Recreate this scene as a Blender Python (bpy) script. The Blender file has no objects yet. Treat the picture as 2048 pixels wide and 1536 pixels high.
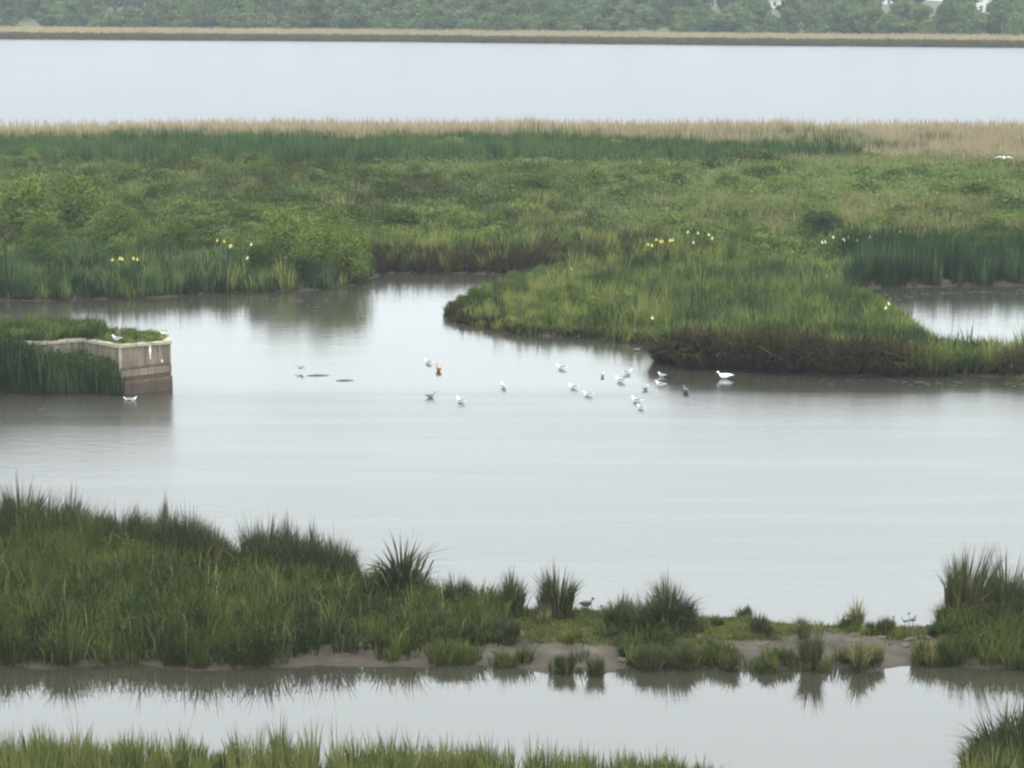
import bpy, math, random
import numpy as np
random.seed(7)
rng = np.random.default_rng(11)
R = math.radians
sc = bpy.context.scene
COL = sc.collection

# ------------------------------------------------------------------ camera
CAM_H = 17.6
FPX = 5000.0                    # focal length in photo pixels (2048 wide)
HOR = -111.0                    # photo row of the horizon
PITCH = math.atan((768 - HOR) / FPX)
cam = bpy.data.cameras.new('camera')
cam.sensor_width = 36; cam.lens = 36 * FPX / 2048
cam.clip_start = 0.5; cam.clip_end = 20000
camo = bpy.data.objects.new('camera', cam); COL.objects.link(camo)
camo.location = (0, 0, CAM_H); camo.rotation_euler = (math.pi / 2 - PITCH, 0, 0)
sc.camera = camo
sc.render.resolution_x = 1024; sc.render.resolution_y = 768
sc.cycles.filter_width = 2.3    # a soft telephoto picture
sc.cycles.max_bounces = 6; sc.cycles.volume_bounces = 0
sc.cycles.volume_step_rate = 8

# ------------------------------------------------------------------ sky and sun (overcast)
SUN_EL, SUN_AZ = R(48), R(150)
w = bpy.data.worlds.new('World'); sc.world = w; w.use_nodes = True
nt = w.node_tree; nt.nodes.clear()
def nd(t, ty, **k):
    n = t.nodes.new(ty)
    for a, b in k.items(): setattr(n, a, b)
    return n
sky = nd(nt, 'ShaderNodeTexSky', sky_type='NISHITA', sun_disc=False)
sky.sun_elevation = SUN_EL; sky.sun_rotation = SUN_AZ; sky.dust_density = 3.0; sky.air_density = 1.0
tc = nd(nt, 'ShaderNodeTexCoord'); sep = nd(nt, 'ShaderNodeSeparateXYZ')
mr = nd(nt, 'ShaderNodeValToRGB')                 # overcast sky: about three times brighter overhead than at the horizon
mr.color_ramp.elements[0].color = (.30, .30, .30, 1); mr.color_ramp.elements[1].color = (.96, .96, .96, 1)
e_ = mr.color_ramp.elements.new(.3); e_.color = (.47, .47, .47, 1)
cloud = nd(nt, 'ShaderNodeMix', data_type='RGBA')
cloud.inputs[0].default_value = 0.93
cloud.inputs[7].default_value = (37.6, 40.6, 42.0, 1)
mul = nd(nt, 'ShaderNodeVectorMath', operation='SCALE')
bg = nd(nt, 'ShaderNodeBackground'); bg.inputs[1].default_value = 0.125
ow = nd(nt, 'ShaderNodeOutputWorld')
L = nt.links.new
L(sky.outputs[0], cloud.inputs[6]); L(tc.outputs['Generated'], sep.inputs[0]); L(sep.outputs[2], mr.inputs[0])
L(cloud.outputs[2], mul.inputs[0]); L(mr.outputs[0], mul.inputs['Scale']); L(mul.outputs[0], bg.inputs[0]); L(bg.outputs[0], ow.inputs[0])
sun = bpy.data.lights.new('sun', 'SUN'); sun.energy = 1.5; sun.angle = R(14); sun.color = (1, 0.96, 0.9)
so = bpy.data.objects.new('sun', sun); COL.objects.link(so)
so.rotation_euler = (math.pi / 2 - SUN_EL, 0, math.pi - SUN_AZ)
sc.view_settings.view_transform = 'Standard'; sc.view_settings.look = 'None'
sc.view_settings.gamma = 1; sc.view_settings.use_curve_mapping = False
sc.view_settings.exposure = 0.0

# ------------------------------------------------------------------ helpers
def at(x, y, z=0.0):
    """point at height z seen at photo pixel (x, y)"""
    cx, cy = (x - 1024) / FPX, (768 - y) / FPX
    dy = math.cos(PITCH) + cy * math.sin(PITCH)
    dz = -math.sin(PITCH) + cy * math.cos(PITCH)
    t = (z - CAM_H) / dz
    return (cx * t, dy * t, z)
def atv(pts, z=0.0): return np.array([at(x, y, z)[:2] for x, y in pts])

def tag(o, label=None, cat=None, group=None, kind=None):
    if label: o['label'] = label
    if cat: o['category'] = cat
    if group: o['group'] = group
    if kind: o['kind'] = kind
    return o

def empty(name, loc, rz=0.0):
    o = bpy.data.objects.new(name, None); COL.objects.link(o)
    o.location = loc; o.rotation_euler = (0, 0, rz); o.empty_display_size = 0.2
    return o

def mesh_np(name, V, loops, sizes, attrs=None, mat=None, smooth=False):
    me = bpy.data.meshes.new(name)
    nv, nf, nl = len(V), len(sizes), len(loops)
    me.vertices.add(nv); me.vertices.foreach_set('co', np.asarray(V, np.float32).ravel())
    me.loops.add(nl); me.loops.foreach_set('vertex_index', np.asarray(loops, np.int32).ravel())
    me.polygons.add(nf)
    st = np.concatenate([[0], np.cumsum(sizes)[:-1]]).astype(np.int32)
    me.polygons.foreach_set('loop_start', st)
    if smooth: me.polygons.foreach_set('use_smooth', np.ones(nf, bool))
    for k, v in (attrs or {}).items():
        a = me.attributes.new(k, 'FLOAT', 'POINT'); a.data.foreach_set('value', np.asarray(v, np.float32))
    me.update(calc_edges=True)
    if mat: me.materials.append(mat)
    return me

def obj(name, me, parent=None, loc=None):
    o = bpy.data.objects.new(name, me); COL.objects.link(o)
    if parent: o.parent = parent
    if loc is not None: o.location = loc
    return o

class MB:
    """small hand-made meshes"""
    def __init__(s): s.v = []; s.f = []
    def add(s, v, f):
        n = len(s.v); s.v += [tuple(p) for p in v]; s.f += [tuple(i + n for i in q) for q in f]; return s
    def box(s, x0, x1, y0, y1, z0, z1):
        return s.add([(x0,y0,z0),(x1,y0,z0),(x1,y1,z0),(x0,y1,z0),(x0,y0,z1),(x1,y0,z1),(x1,y1,z1),(x0,y1,z1)],
                     [(0,3,2,1),(4,5,6,7),(0,1,5,4),(1,2,6,5),(2,3,7,6),(3,0,4,7)])
    def prism(s, pts, z0, z1):
        n = len(pts)
        v = [(p[0], p[1], z0) for p in pts] + [(p[0], p[1], z1) for p in pts]
        return s.add(v, [tuple(range(n))[::-1], tuple(range(n, 2*n))] + [(i, (i+1) % n, n+(i+1) % n, n+i) for i in range(n)])
    def loft(s, rings, n=10, close=True):
        """rings: (x, y, z, ry, rz) ellipses stacked along x"""
        v = []; f = []
        for (x, y, z, ry, rz) in rings:
            for k in range(n):
                a = 2 * math.pi * k / n; v.append((x, y + ry * math.cos(a), z + rz * math.sin(a)))
        for i in range(len(rings) - 1):
            for k in range(n):
                a, b = i*n + k, i*n + (k+1) % n; f.append((a, b, b + n, a + n))
        if close: f += [tuple(range(n))[::-1], tuple(range((len(rings)-1)*n, len(rings)*n))]
        return s.add(v, f)
    def tube(s, pts, rad, n=7):
        v = []; f = []
        P = [np.array(p, float) for p in pts]
        for i, p in enumerate(P):
            d = P[min(i+1, len(P)-1)] - P[max(i-1, 0)]; d /= np.linalg.norm(d) + 1e-9
            a = np.cross(d, (0.1, 1, 0.03)); a /= np.linalg.norm(a); b = np.cross(d, a)
            for k in range(n):
                t = 2*math.pi*k/n; v.append(tuple(p + rad[i]*(math.cos(t)*a + math.sin(t)*b)))
        for i in range(len(P)-1):
            for k in range(n):
                a, b = i*n+k, i*n+(k+1) % n; f.append((a, b, b+n, a+n))
        f += [tuple(range(n))[::-1], tuple(range((len(P)-1)*n, len(P)*n))]
        return s.add(v, f)
    def mesh(s, name, mat, smooth=False):
        me = bpy.data.meshes.new(name); me.from_pydata(s.v, [], s.f)
        if smooth:
            for p in me.polygons: p.use_smooth = True
        me.materials.append(mat); me.update(); return me
    def build(s, name, mat, parent=None, smooth=False):
        return obj(name, s.mesh(name, mat, smooth), parent)

# smooth pseudo-noise for shapes
_k = rng.normal(size=(24, 2)); _p = rng.uniform(0, 6.28, 24)
def wav(x, y, scale, seed=0):
    """about -1..1"""
    r = np.zeros_like(np.asarray(x, float))
    for i in range(8):
        k = _k[(i + seed*3) % 24]; r = r + np.sin((x*k[0] + y*k[1]) / scale * (1 + 0.35*i) + _p[(i*5+seed) % 24]) / (1 + 0.35*i)
    return r / 2.6

# ------------------------------------------------------------------ materials
def newmat(name):
    m = bpy.data.materials.new(name); m.use_nodes = True; t = m.node_tree; t.nodes.clear()
    return m, t, nd(t, 'ShaderNodeOutputMaterial')
def ramp(t, fac, stops):
    r = nd(t, 'ShaderNodeValToRGB'); e = r.color_ramp.elements
    while len(e) < len(stops): e.new(0.5)
    for q, (p, c) in zip(e, stops): q.position = p; q.color = (*c, 1)
    t.links.new(fac, r.inputs[0]); return r.outputs[0]
def noise(t, scale, detail=3, vec=None, rough=0.55):
    n = nd(t, 'ShaderNodeTexNoise'); n.inputs['Scale'].default_value = scale; n.inputs['Detail'].default_value = detail
    n.inputs['Roughness'].default_value = rough
    if vec is not None: t.links.new(vec, n.inputs['Vector'])
    return n.outputs['Fac']
def mixc(t, fac, a, b, mode='MIX'):
    m = nd(t, 'ShaderNodeMix', data_type='RGBA', blend_type=mode)
    for i, s in ((0, fac), (6, a), (7, b)):
        if hasattr(s, 'links'): t.links.new(s, m.inputs[i])
        else: m.inputs[i].default_value = s if i == 0 else (*s, 1)
    return m.outputs[2]
def fmath(t, op, a, b, c=None):
    m = nd(t, 'ShaderNodeMath', operation=op)
    for i, s in enumerate((a, b, c)):
        if s is None: continue
        if hasattr(s, 'links'): t.links.new(s, m.inputs[i])
        else: m.inputs[i].default_value = s
    return m.outputs[0]

def veg(name, cols, base, base_h=0.35, patch=6.0, patch_amt=0.35, trans=0.25, tip=None):
    """cols: 3-4 leaf colours along the plant's own tint; base: withered colour at the foot"""
    m, t, out = newmat(name)
    wm_ = (1.05, 1.02, .75); cols = [[q*k for q, k in zip(c, wm_)] for c in cols]; base = [q*k for q, k in zip(base, wm_)]
    at_ = nd(t, 'ShaderNodeAttribute', attribute_name='tint'); ah = nd(t, 'ShaderNodeAttribute', attribute_name='hgt')
    oi = nd(t, 'ShaderNodeObjectInfo'); geo = nd(t, 'ShaderNodeNewGeometry')
    n1 = noise(t, 1.0 / patch, 3, geo.outputs['Position'])
    f = fmath(t, 'MULTIPLY_ADD', fmath(t, 'SUBTRACT', n1, 0.5), patch_amt * 2.4, at_.outputs['Fac'])
    f = fmath(t, 'MULTIPLY_ADD', fmath(t, 'SUBTRACT', oi.outputs['Random'], 0.5), 0.5, f)
    c = ramp(t, f, [(i / (len(cols) - 1) * 0.8 + 0.1, q) for i, q in enumerate(cols)])
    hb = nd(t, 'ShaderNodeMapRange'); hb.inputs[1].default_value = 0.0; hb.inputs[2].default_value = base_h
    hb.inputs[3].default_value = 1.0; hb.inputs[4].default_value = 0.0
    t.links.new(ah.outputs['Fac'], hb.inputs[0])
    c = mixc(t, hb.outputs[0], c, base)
    if tip:
        ht = nd(t, 'ShaderNodeMapRange'); ht.inputs[1].default_value = 0.72; ht.inputs[2].default_value = 1.0
        ht.inputs[4].default_value = 0.8
        t.links.new(ah.outputs['Fac'], ht.inputs[0]); c = mixc(t, ht.outputs[0], c, tip)
    d = nd(t, 'ShaderNodeBsdfDiffuse'); tr = nd(t, 'ShaderNodeBsdfTranslucent'); mx = nd(t, 'ShaderNodeMixShader')
    mx.inputs[0].default_value = trans
    t.links.new(c, d.inputs[0]); t.links.new(c, tr.inputs[0])
    t.links.new(d.outputs[0], mx.inputs[1]); t.links.new(tr.outputs[0], mx.inputs[2]); t.links.new(mx.outputs[0], out.inputs[0])
    return m

def plain(name, col, rough=0.7, var=0.15, scale=8, bump=0.0):
    m, t, out = newmat(name)
    p = nd(t, 'ShaderNodeBsdfPrincipled'); p.inputs['Roughness'].default_value = rough
    if rough > .55: p.inputs['Specular IOR Level'].default_value = .2
    tcn = nd(t, 'ShaderNodeTexCoord'); n = noise(t, scale, 4, tcn.outputs['Object'])
    c = ramp(t, n, [(0.25, [q*(1-var) for q in col]), (0.75, [min(1, q*(1+var)) for q in col])])
    t.links.new(c, p.inputs['Base Color'])
    if bump:
        b = nd(t, 'ShaderNodeBump'); b.inputs['Strength'].default_value = bump; b.inputs['Distance'].default_value = 0.02
        t.links.new(n, b.inputs['Height']); t.links.new(b.outputs[0], p.inputs['Normal'])
    t.links.new(p.outputs[0], out.inputs[0]); return m

M = {}
M['near_grass'] = veg('near_grass', [(.022,.040,.012), (.045,.072,.020), (.080,.110,.032), (.15,.155,.07)], (.03,.035,.016), .4, 1.5, .25, tip=(.11,.115,.05))
M['mass'] = veg('bank_grass', [(.018,.026,.012), (.040,.055,.018), (.060,.078,.024), (.105,.115,.044)], (.030,.03,.017), .4, 1.5, .4)
M['rush'] = veg('rush', [(.022,.034,.020), (.035,.050,.026), (.055,.065,.03)], (.045,.040,.025), .45, 2, .2, .15, tip=(.12,.10,.06))
M['rush_dead'] = veg('withered_rush', [(.10,.085,.05), (.17,.14,.08), (.26,.22,.14)], (.06,.05,.03), .4, 2, .2, .2)
M['short'] = veg('short_turf', [(.045,.055,.022), (.080,.095,.034), (.13,.145,.055)], (.05,.05,.03), .4, 1.5, .4)
M['sedge'] = veg('sedge', [(.026,.042,.018), (.058,.088,.032), (.10,.138,.046), (.18,.195,.075)], (.035,.03,.018), .35, 1.8, .6)
M['blue_reed'] = veg('blue_green_reed', [(.014,.028,.016), (.040,.070,.038), (.090,.13,.068)], (.028,.028,.018), .35, 1.8, .5)
M['brown_sedge'] = veg('brown_sedge', [(.020,.018,.012), (.038,.033,.019), (.070,.055,.030)], (.016,.014,.010), .3, 1.5, .4, .1)
M['herb'] = veg('leafy_herb', [(.020,.038,.015), (.036,.062,.022), (.058,.090,.032)], (.03,.035,.02), .3, 1.5, .4)
M['marsh'] = veg('marsh_herbage', [(.026,.028,.012), (.046,.058,.018), (.064,.104,.032), (.125,.170,.066)], (.03,.03,.015), .4, 3.2, .75)
M['pale_grass'] = veg('pale_marsh_grass', [(.085,.10,.042), (.135,.14,.068), (.20,.185,.11)], (.06,.065,.035), .4, 4, .3)
M['reed_green'] = veg('reed_green', [(.016,.036,.014), (.034,.066,.024), (.065,.11,.042)], (.035,.05,.025), .3, 9, .4)
M['reed_tan'] = veg('reed_tan', [(.17,.145,.10), (.25,.21,.145), (.33,.285,.21)], (.20,.16,.09), .3, 9, .35, .2, tip=(.27,.21,.18))
M['far_reed'] = veg('far_reed', [(.24,.20,.16), (.31,.265,.215), (.38,.33,.27)], (.30,.24,.15), .2, 25, .3, .2)
M['far_sedge'] = veg('far_sedge', [(.05,.045,.03), (.07,.065,.042), (.07,.08,.045)], (.045,.038,.028), .3, 25, .4)
M['scrub'] = veg('scrub_leaves', [(.024,.033,.013), (.048,.066,.020), (.078,.110,.034), (.125,.170,.060)], (.045,.045,.022), .25, 5, .35)
M['sallow'] = veg('sallow_leaves', [(.040,.060,.016), (.075,.105,.028), (.125,.16,.048)], (.03,.04,.015), .2, 2.5, .35)
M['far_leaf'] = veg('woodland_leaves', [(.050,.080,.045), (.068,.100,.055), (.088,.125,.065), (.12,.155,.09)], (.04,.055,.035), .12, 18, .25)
M['far_dark'] = veg('dark_woodland_leaves', [(.028,.044,.044), (.040,.060,.056), (.055,.078,.065)], (.02,.025,.02), .12, 18, .3)
M['bark'] = plain('bark', (.07,.055,.04), .9, .3, 6)
M['concrete'] = None
M['coping'] = plain('pale_coping', (.27,.245,.185), .85, .25, 5, .6)
M['dark_ledge'] = plain('stained_ledge', (.10,.075,.055), .85, .35, 6, .6)
M['dropping'] = plain('bird_dropping_white', (.72,.70,.62), .8, .12, 20)
M['white'] = plain('white_feathers', (.82,.82,.80), .6, .04, 20)
M['grey'] = plain('grey_feathers', (.17,.185,.21), .6, .1, 20)
M['dgrey'] = plain('dark_grey_feathers', (.16,.16,.16), .6, .2, 20)
M['black'] = plain('black_feathers', (.02,.02,.022), .5, .2, 20)
M['orange'] = plain('rusty_orange_feathers', (.34,.15,.06), .6, .15, 20)
M['brownf'] = plain('brown_feathers', (.11,.085,.065), .6, .3, 25)
M['beak'] = plain('red_bill', (.45,.08,.03), .4, .1, 20)
M['iris'] = plain('iris_petals', (.62,.58,.12), .5, .1, 20)
M['irisp'] = plain('pale_iris_petals', (.62,.62,.34), .5, .1, 20)
M['render_w'] = plain('cream_render', (.62,.60,.52), .8, .06, 2)
M['slate'] = plain('slate_roof', (.13,.12,.15), .6, .2, 3)
M['glass'] = plain('window_glass', (.03,.035,.04), .1, .1, 3)
M['paint'] = plain('door_paint', (.10,.12,.14), .5, .1, 3)
M['weed'] = plain('floating_weed', (.05,.045,.03), .7, .4, 3)
M['stone'] = plain('mud_stone', (.065,.053,.04), .9, .25, 5, .8)

def concrete():
    m, t, out = newmat('weathered_concrete')
    p = nd(t, 'ShaderNodeBsdfPrincipled'); p.inputs['Roughness'].default_value = .9; p.inputs['Specular IOR Level'].default_value = .15
    g = nd(t, 'ShaderNodeNewGeometry'); mp = nd(t, 'ShaderNodeMapping'); mp.inputs['Scale'].default_value = (5, 5, .6)
    t.links.new(g.outputs['Position'], mp.inputs[0])
    n = noise(t, 1.0, 5, mp.outputs[0], .65); n2 = noise(t, 2.0, 4, g.outputs['Position'])
    c = ramp(t, n, [(.35, (.080,.066,.048)), (.5, (.150,.128,.096)), (.68, (.25,.215,.165))])
    c = mixc(t, fmath(t, 'MULTIPLY', n2, .45), c, (.10,.075,.055))
    s = nd(t, 'ShaderNodeSeparateXYZ'); t.links.new(g.outputs['Position'], s.inputs[0])
    zz = nd(t, 'ShaderNodeMapRange'); zz.inputs[1].default_value = .35; zz.inputs[2].default_value = .75; zz.inputs[3].default_value = .8; zz.inputs[4].default_value = 0
    t.links.new(fmath(t, 'MULTIPLY_ADD', n2, .4, fmath(t, 'SUBTRACT', s.outputs[2], .2)), zz.inputs[0])
    c = mixc(t, zz.outputs[0], c, (.05,.032,.025))           # tide-mark staining
    b = nd(t, 'ShaderNodeBump'); b.inputs['Strength'].default_value = .8; b.inputs['Distance'].default_value = .04
    t.links.new(n, b.inputs['Height']); t.links.new(b.outputs[0], p.inputs['Normal'])
    t.links.new(c, p.inputs['Base Color']); t.links.new(p.outputs[0], out.inputs[0]); return m
M['concrete'] = concrete()

def ground_mat():
    m, t, out = newmat('ground_soil')
    p = nd(t, 'ShaderNodeBsdfPrincipled'); p.inputs['Roughness'].default_value = .75; p.inputs['Specular IOR Level'].default_value = .12
    g = nd(t, 'ShaderNodeNewGeometry')
    n = noise(t, .9, 6, g.outputs['Position'], .65); n2 = noise(t, .25, 3, g.outputs['Position'])
    mud = ramp(t, n, [(.3, (.024,.019,.013)), (.5, (.048,.039,.028)), (.75, (.095,.078,.058))])
    moss = ramp(t, n, [(.3, (.03,.036,.014)), (.6, (.055,.066,.024)), (.8, (.085,.09,.035))])
    s = nd(t, 'ShaderNodeSeparateXYZ'); t.links.new(g.outputs['Position'], s.inputs[0])
    zz = nd(t, 'ShaderNodeMapRange'); zz.inputs[1].default_value = .24; zz.inputs[2].default_value = .34
    t.links.new(fmath(t, 'MULTIPLY_ADD', fmath(t, 'SUBTRACT', n2, .5), .15, s.outputs[2]), zz.inputs[0])
    c = mixc(t, zz.outputs[0], mud, moss)
    wet = nd(t, 'ShaderNodeMapRange'); wet.inputs[1].default_value = .0; wet.inputs[2].default_value = .13; wet.inputs[3].default_value = .8; wet.inputs[4].default_value = 0
    t.links.new(s.outputs[2], wet.inputs[0]); c = mixc(t, wet.outputs[0], c, (.035,.028,.022))
    b = nd(t, 'ShaderNodeBump'); b.inputs['Strength'].default_value = 1; b.inputs['Distance'].default_value = .06
    t.links.new(n, b.inputs['Height']); t.links.new(b.outputs[0], p.inputs['Normal'])
    t.links.new(c, p.inputs['Base Color']); t.links.new(p.outputs[0], out.inputs[0]); return m
M['ground'] = ground_mat()

def water_mat(name, col, ior, r0, r1, wave, dist, sx, far_calm, lee_at=(5000, 5001)):
    m, t, out = newmat(name)
    p = nd(t, 'ShaderNodeBsdfPrincipled'); p.inputs['IOR'].default_value = ior
    p.inputs['Base Color'].default_value = (*col, 1)
    g = nd(t, 'ShaderNodeNewGeometry'); mp = nd(t, 'ShaderNodeMapping'); mp.inputs['Scale'].default_value = (sx, 1, 1)
    t.links.new(g.outputs['Position'], mp.inputs[0])
    patch = noise(t, .06, 3, mp.outputs[0])                 # cat's-paws
    s = nd(t, 'ShaderNodeSeparateXYZ'); t.links.new(g.outputs['Position'], s.inputs[0])
    calm = nd(t, 'ShaderNodeMapRange'); calm.interpolation_type = 'SMOOTHSTEP'
    calm.inputs[1].default_value, calm.inputs[2].default_value = far_calm; calm.inputs[3].default_value = 0.0
    t.links.new(s.outputs[1], calm.inputs[0])
    lee = nd(t, 'ShaderNodeMapRange'); lee.interpolation_type = 'SMOOTHSTEP'
    lee.inputs[1].default_value, lee.inputs[2].default_value = lee_at; lee.inputs[3].default_value = 1.0; lee.inputs[4].default_value = .35
    t.links.new(fmath(t, 'MULTIPLY_ADD', fmath(t, 'SUBTRACT', noise(t, .12, 4, mp.outputs[0]), .5), 7.0, s.outputs[1]), lee.inputs[0])
    k = fmath(t, 'MULTIPLY', calm.outputs[0], fmath(t, 'MULTIPLY_ADD', patch, .5, .75))
    mp2 = nd(t, 'ShaderNodeMapping'); mp2.inputs['Scale'].default_value = (.05, .55, 1); mp2.inputs['Rotation'].default_value = (0, 0, R(4))
    t.links.new(g.outputs['Position'], mp2.inputs[0])
    st = nd(t, 'ShaderNodeMapRange'); st.inputs[1].default_value = .38; st.inputs[2].default_value = .62; st.inputs[3].default_value = .84; st.inputs[4].default_value = 1.14
    t.links.new(noise(t, 1.0, 4, mp2.outputs[0]), st.inputs[0])
    k = fmath(t, 'MULTIPLY', fmath(t, 'MULTIPLY', k, lee.outputs[0]), st.outputs[0])
    rr = nd(t, 'ShaderNodeMapRange'); rr.inputs[3].default_value = r0; rr.inputs[4].default_value = r1
    t.links.new(k, rr.inputs[0]); t.links.new(rr.outputs[0], p.inputs['Roughness'])
    w1 = noise(t, 2.2, 3, mp.outputs[0]); w2 = noise(t, 9, 2, mp.outputs[0])
    hh = fmath(t, 'MULTIPLY_ADD', w2, .25, w1)
    b = nd(t, 'ShaderNodeBump'); b.inputs['Distance'].default_value = dist
    t.links.new(fmath(t, 'MULTIPLY_ADD', k, wave, .04), b.inputs['Strength'])
    t.links.new(hh, b.inputs['Height']); t.links.new(b.outputs[0], p.inputs['Normal'])
    t.links.new(p.outputs[0], out.inputs[0]); return m
M['pond'] = water_mat('pond_water', (.028,.026,.018), 1.80, .03, .25, .12, .08, .5, (62.5, 72), (96, 101))
M['lake'] = water_mat('lake_water', (.035,.04,.045), 1.33, .25, .30, .25, .2, .4, (150, 160))

# ------------------------------------------------------------------ land outlines (water's edge on the ground plane)
near_bank = atv([(-3500,1500),(-500,1524),(0,1528),(300,1522),(430,1530),(700,1538),(1000,1545),(1250,1552),(1450,1558),(1540,1590),(1700,1600),(1880,1585),(1935,1545),(2048,1525),(2600,1520),(5500,1500),(9000,2300),(-7000,2300)])
spit = atv([(-3500,1335),(-600,1332),(0,1333),(120,1337),(260,1333),(400,1340),(560,1337),(640,1330),(740,1336),(850,1334),(930,1330),(1040,1338),(1110,1347),(1160,1340),(1200,1350),(1240,1340),(1340,1334),(1440,1336),(1530,1346),(1590,1338),(1640,1346),(1690,1338),(1735,1346),(1790,1336),(1850,1330),(1930,1336),(2048,1342),(2500,1340),(5500,1335),
  (5500,1180),(2400,1235),(2048,1242),(1900,1250),(1760,1258),(1560,1250),(1480,1240),(1390,1240),(1300,1240),(1200,1227),(1060,1222),(980,1215),(880,1205),(780,1185),(680,1160),(560,1150),(430,1130),(300,1110),(150,1085),(0,1075),(-600,1060),(-3500,1050)])
plat = atv([(-3500,790),(-300,792),(0,790),(90,791),(180,791),(240,792),(262,786),(318,780),(320,770),(300,755),(200,735),(-400,725),(-3500,720)])
main = atv([(-3500,600),(-400,600),(0,602),(120,603),(240,598),(330,596),(400,590),(480,584),(560,584),(640,580),(700,574),(740,560),(770,548),(850,546),(930,548),(1010,550),(1060,556),(1035,566),(985,580),(940,600),(905,622),(888,634),(915,646),(960,655),(1010,666),(1060,672),(1110,674),(1180,676),(1240,684),(1320,692),(1336,722),(1400,736),(1500,743),(1600,748),(1720,752),(1800,750),(1900,752),(2000,756),(2048,762),(2400,765),(5500,770),
  (5500,715),(2400,712),(2048,712),(1950,705),(1880,695),(1840,668),(1800,628),(1740,600),(1690,588),(1720,578),(1800,576),(1900,574),(2048,572),(2400,570),(5500,565),
  (5500,284),(2600,282),(2048,282),(1500,281),(1000,280),(500,279),(250,280),(0,282),(-400,284),(-3500,284)])
far_near = np.array([[-1400.,520],[-400,490]] + [list(at(x, y)[:2]) for x, y in [(-400,74),(0,78.5),(300,80.5),(780,83.5),(1200,88),(1500,91),(2048,95.5),(2400,98)]] + [[400,395],[1400,330]])
far_land = np.vstack([far_near, [[2400., 2600.], [-2400., 2600.]]])
far_strip = np.vstack([far_near[1:-1], [[400., 540.], [-400., 540.]]])
LANDS = [near_bank, spit, plat, main, far_land]

def sdf(px, py, poly):
    """signed distance, positive inside"""
    px = np.asarray(px, float); py = np.asarray(py, float)
    d = np.full(px.shape, 1e9); ins = np.zeros(px.shape, bool); n = len(poly)
    for i in range(n):
        ax, ay = poly[i]; bx, by = poly[(i+1) % n]
        ex, ey = bx-ax, by-ay; q = ex*ex+ey*ey + 1e-12
        t = np.clip(((px-ax)*ex+(py-ay)*ey)/q, 0, 1)
        d = np.minimum(d, (px-ax-t*ex)**2 + (py-ay-t*ey)**2)
        c = (ay > py) != (by > py)
        if ey != 0: ins ^= c & (px < (bx-ax)*(py-ay)/ey + ax)
    return np.where(ins, 1, -1)*np.sqrt(d)

def land_z(x, y, s):
    e = s + 0.16*wav(x, y, .35, 2) * np.clip(1.5 - y/200, .3, 1.5)
    z = np.where(e > 0, .30*(1-np.exp(-np.maximum(e, 0)/1.3)), -.6*(1-np.exp(np.minimum(e, 0)/1.2)))
    z = z + np.clip(e, 0, 1)*(.05*wav(x, y, 1.1, 1) + .02*wav(x, y, .3, 4))
    return z + np.clip(y - 470, 0, 3000)*.006
def gz(x, y, lands):
    s = np.full(np.shape(x), -1e9)
    for l in lands: s = np.maximum(s, sdf(x, y, l))
    return land_z(x, y, s), s

# ground: one sheet to the horizon, finer near the camera's target
ys = np.concatenate([np.geomspace(12, 44, 8)[:-1], np.geomspace(44, 140, 330)[:-1], np.geomspace(140, 260, 120)[:-1], np.geomspace(260, 405, 14)[:-1], np.linspace(405, 510, 130)[:-1], np.geomspace(510, 2500, 45)])
us = np.concatenate([np.linspace(-.75, -.26, 10)[:-1], np.linspace(-.26, .26, 340), np.linspace(.26, .75, 10)[1:]])
GX = us[None, :]*ys[:, None]; GY = np.repeat(ys[:, None], len(us), 1)
GZ, _ = gz(GX, GY, LANDS)
nr, nc = GX.shape
idx = np.arange(nr*nc).reshape(nr, nc)
quads = np.stack([idx[:-1, :-1], idx[:-1, 1:], idx[1:, 1:], idx[1:, :-1]], -1).reshape(-1, 4)
me = mesh_np('ground', np.stack([GX, GY, GZ], -1).reshape(-1, 3), quads.ravel(), np.full(len(quads), 4), None, M['ground'], True)
tag(obj('ground', me), kind='structure')
SPLIT = 195.0
def sheet(name, y0, y1, mat, x=1900):
    me = mesh_np(name, [(-x, y0, 0), (x, y0, 0), (x, y1, 0), (-x, y1, 0)], [0, 1, 2, 3], [4], None, mat)
    return tag(obj(name, me), kind='structure')
sheet('pond_water', 10, SPLIT, M['pond']); sheet('lake_water', SPLIT, 700, M['lake'])

# ------------------------------------------------------------------ plants made of blades and leaves
def blades(P, H, W, lean, az, tint, droop=.35):
    """tapered bent blades: 5 points, 3 triangles"""
    n = len(P); f = rng.uniform(0, math.pi*2, n)
    wx, wy = np.cos(f)*W/2, np.sin(f)*W/2
    dx, dy = np.cos(az)*lean*H, np.sin(az)*lean*H
    V = np.zeros((n, 5, 3))
    V[:, 0] = P + np.stack([-wx, -wy, -0*H], 1); V[:, 1] = P + np.stack([wx, wy, 0*H], 1)
    mid = P + np.stack([dx*.38, dy*.38, H*.58], 1)
    V[:, 2] = mid + np.stack([wx*.85, wy*.85, 0*H], 1); V[:, 3] = mid - np.stack([wx*.85, wy*.85, 0*H], 1)
    V[:, 4] = P + np.stack([dx, dy, H*(1 - droop*lean)], 1)
    T = np.array([[0, 1, 2], [0, 2, 3], [3, 2, 4]])
    F = (np.arange(n)[:, None, None]*5 + T[None]).reshape(-1, 3)
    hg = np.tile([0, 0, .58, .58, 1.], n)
    return V.reshape(-1, 3), F, np.repeat(tint, 5), hg
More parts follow.
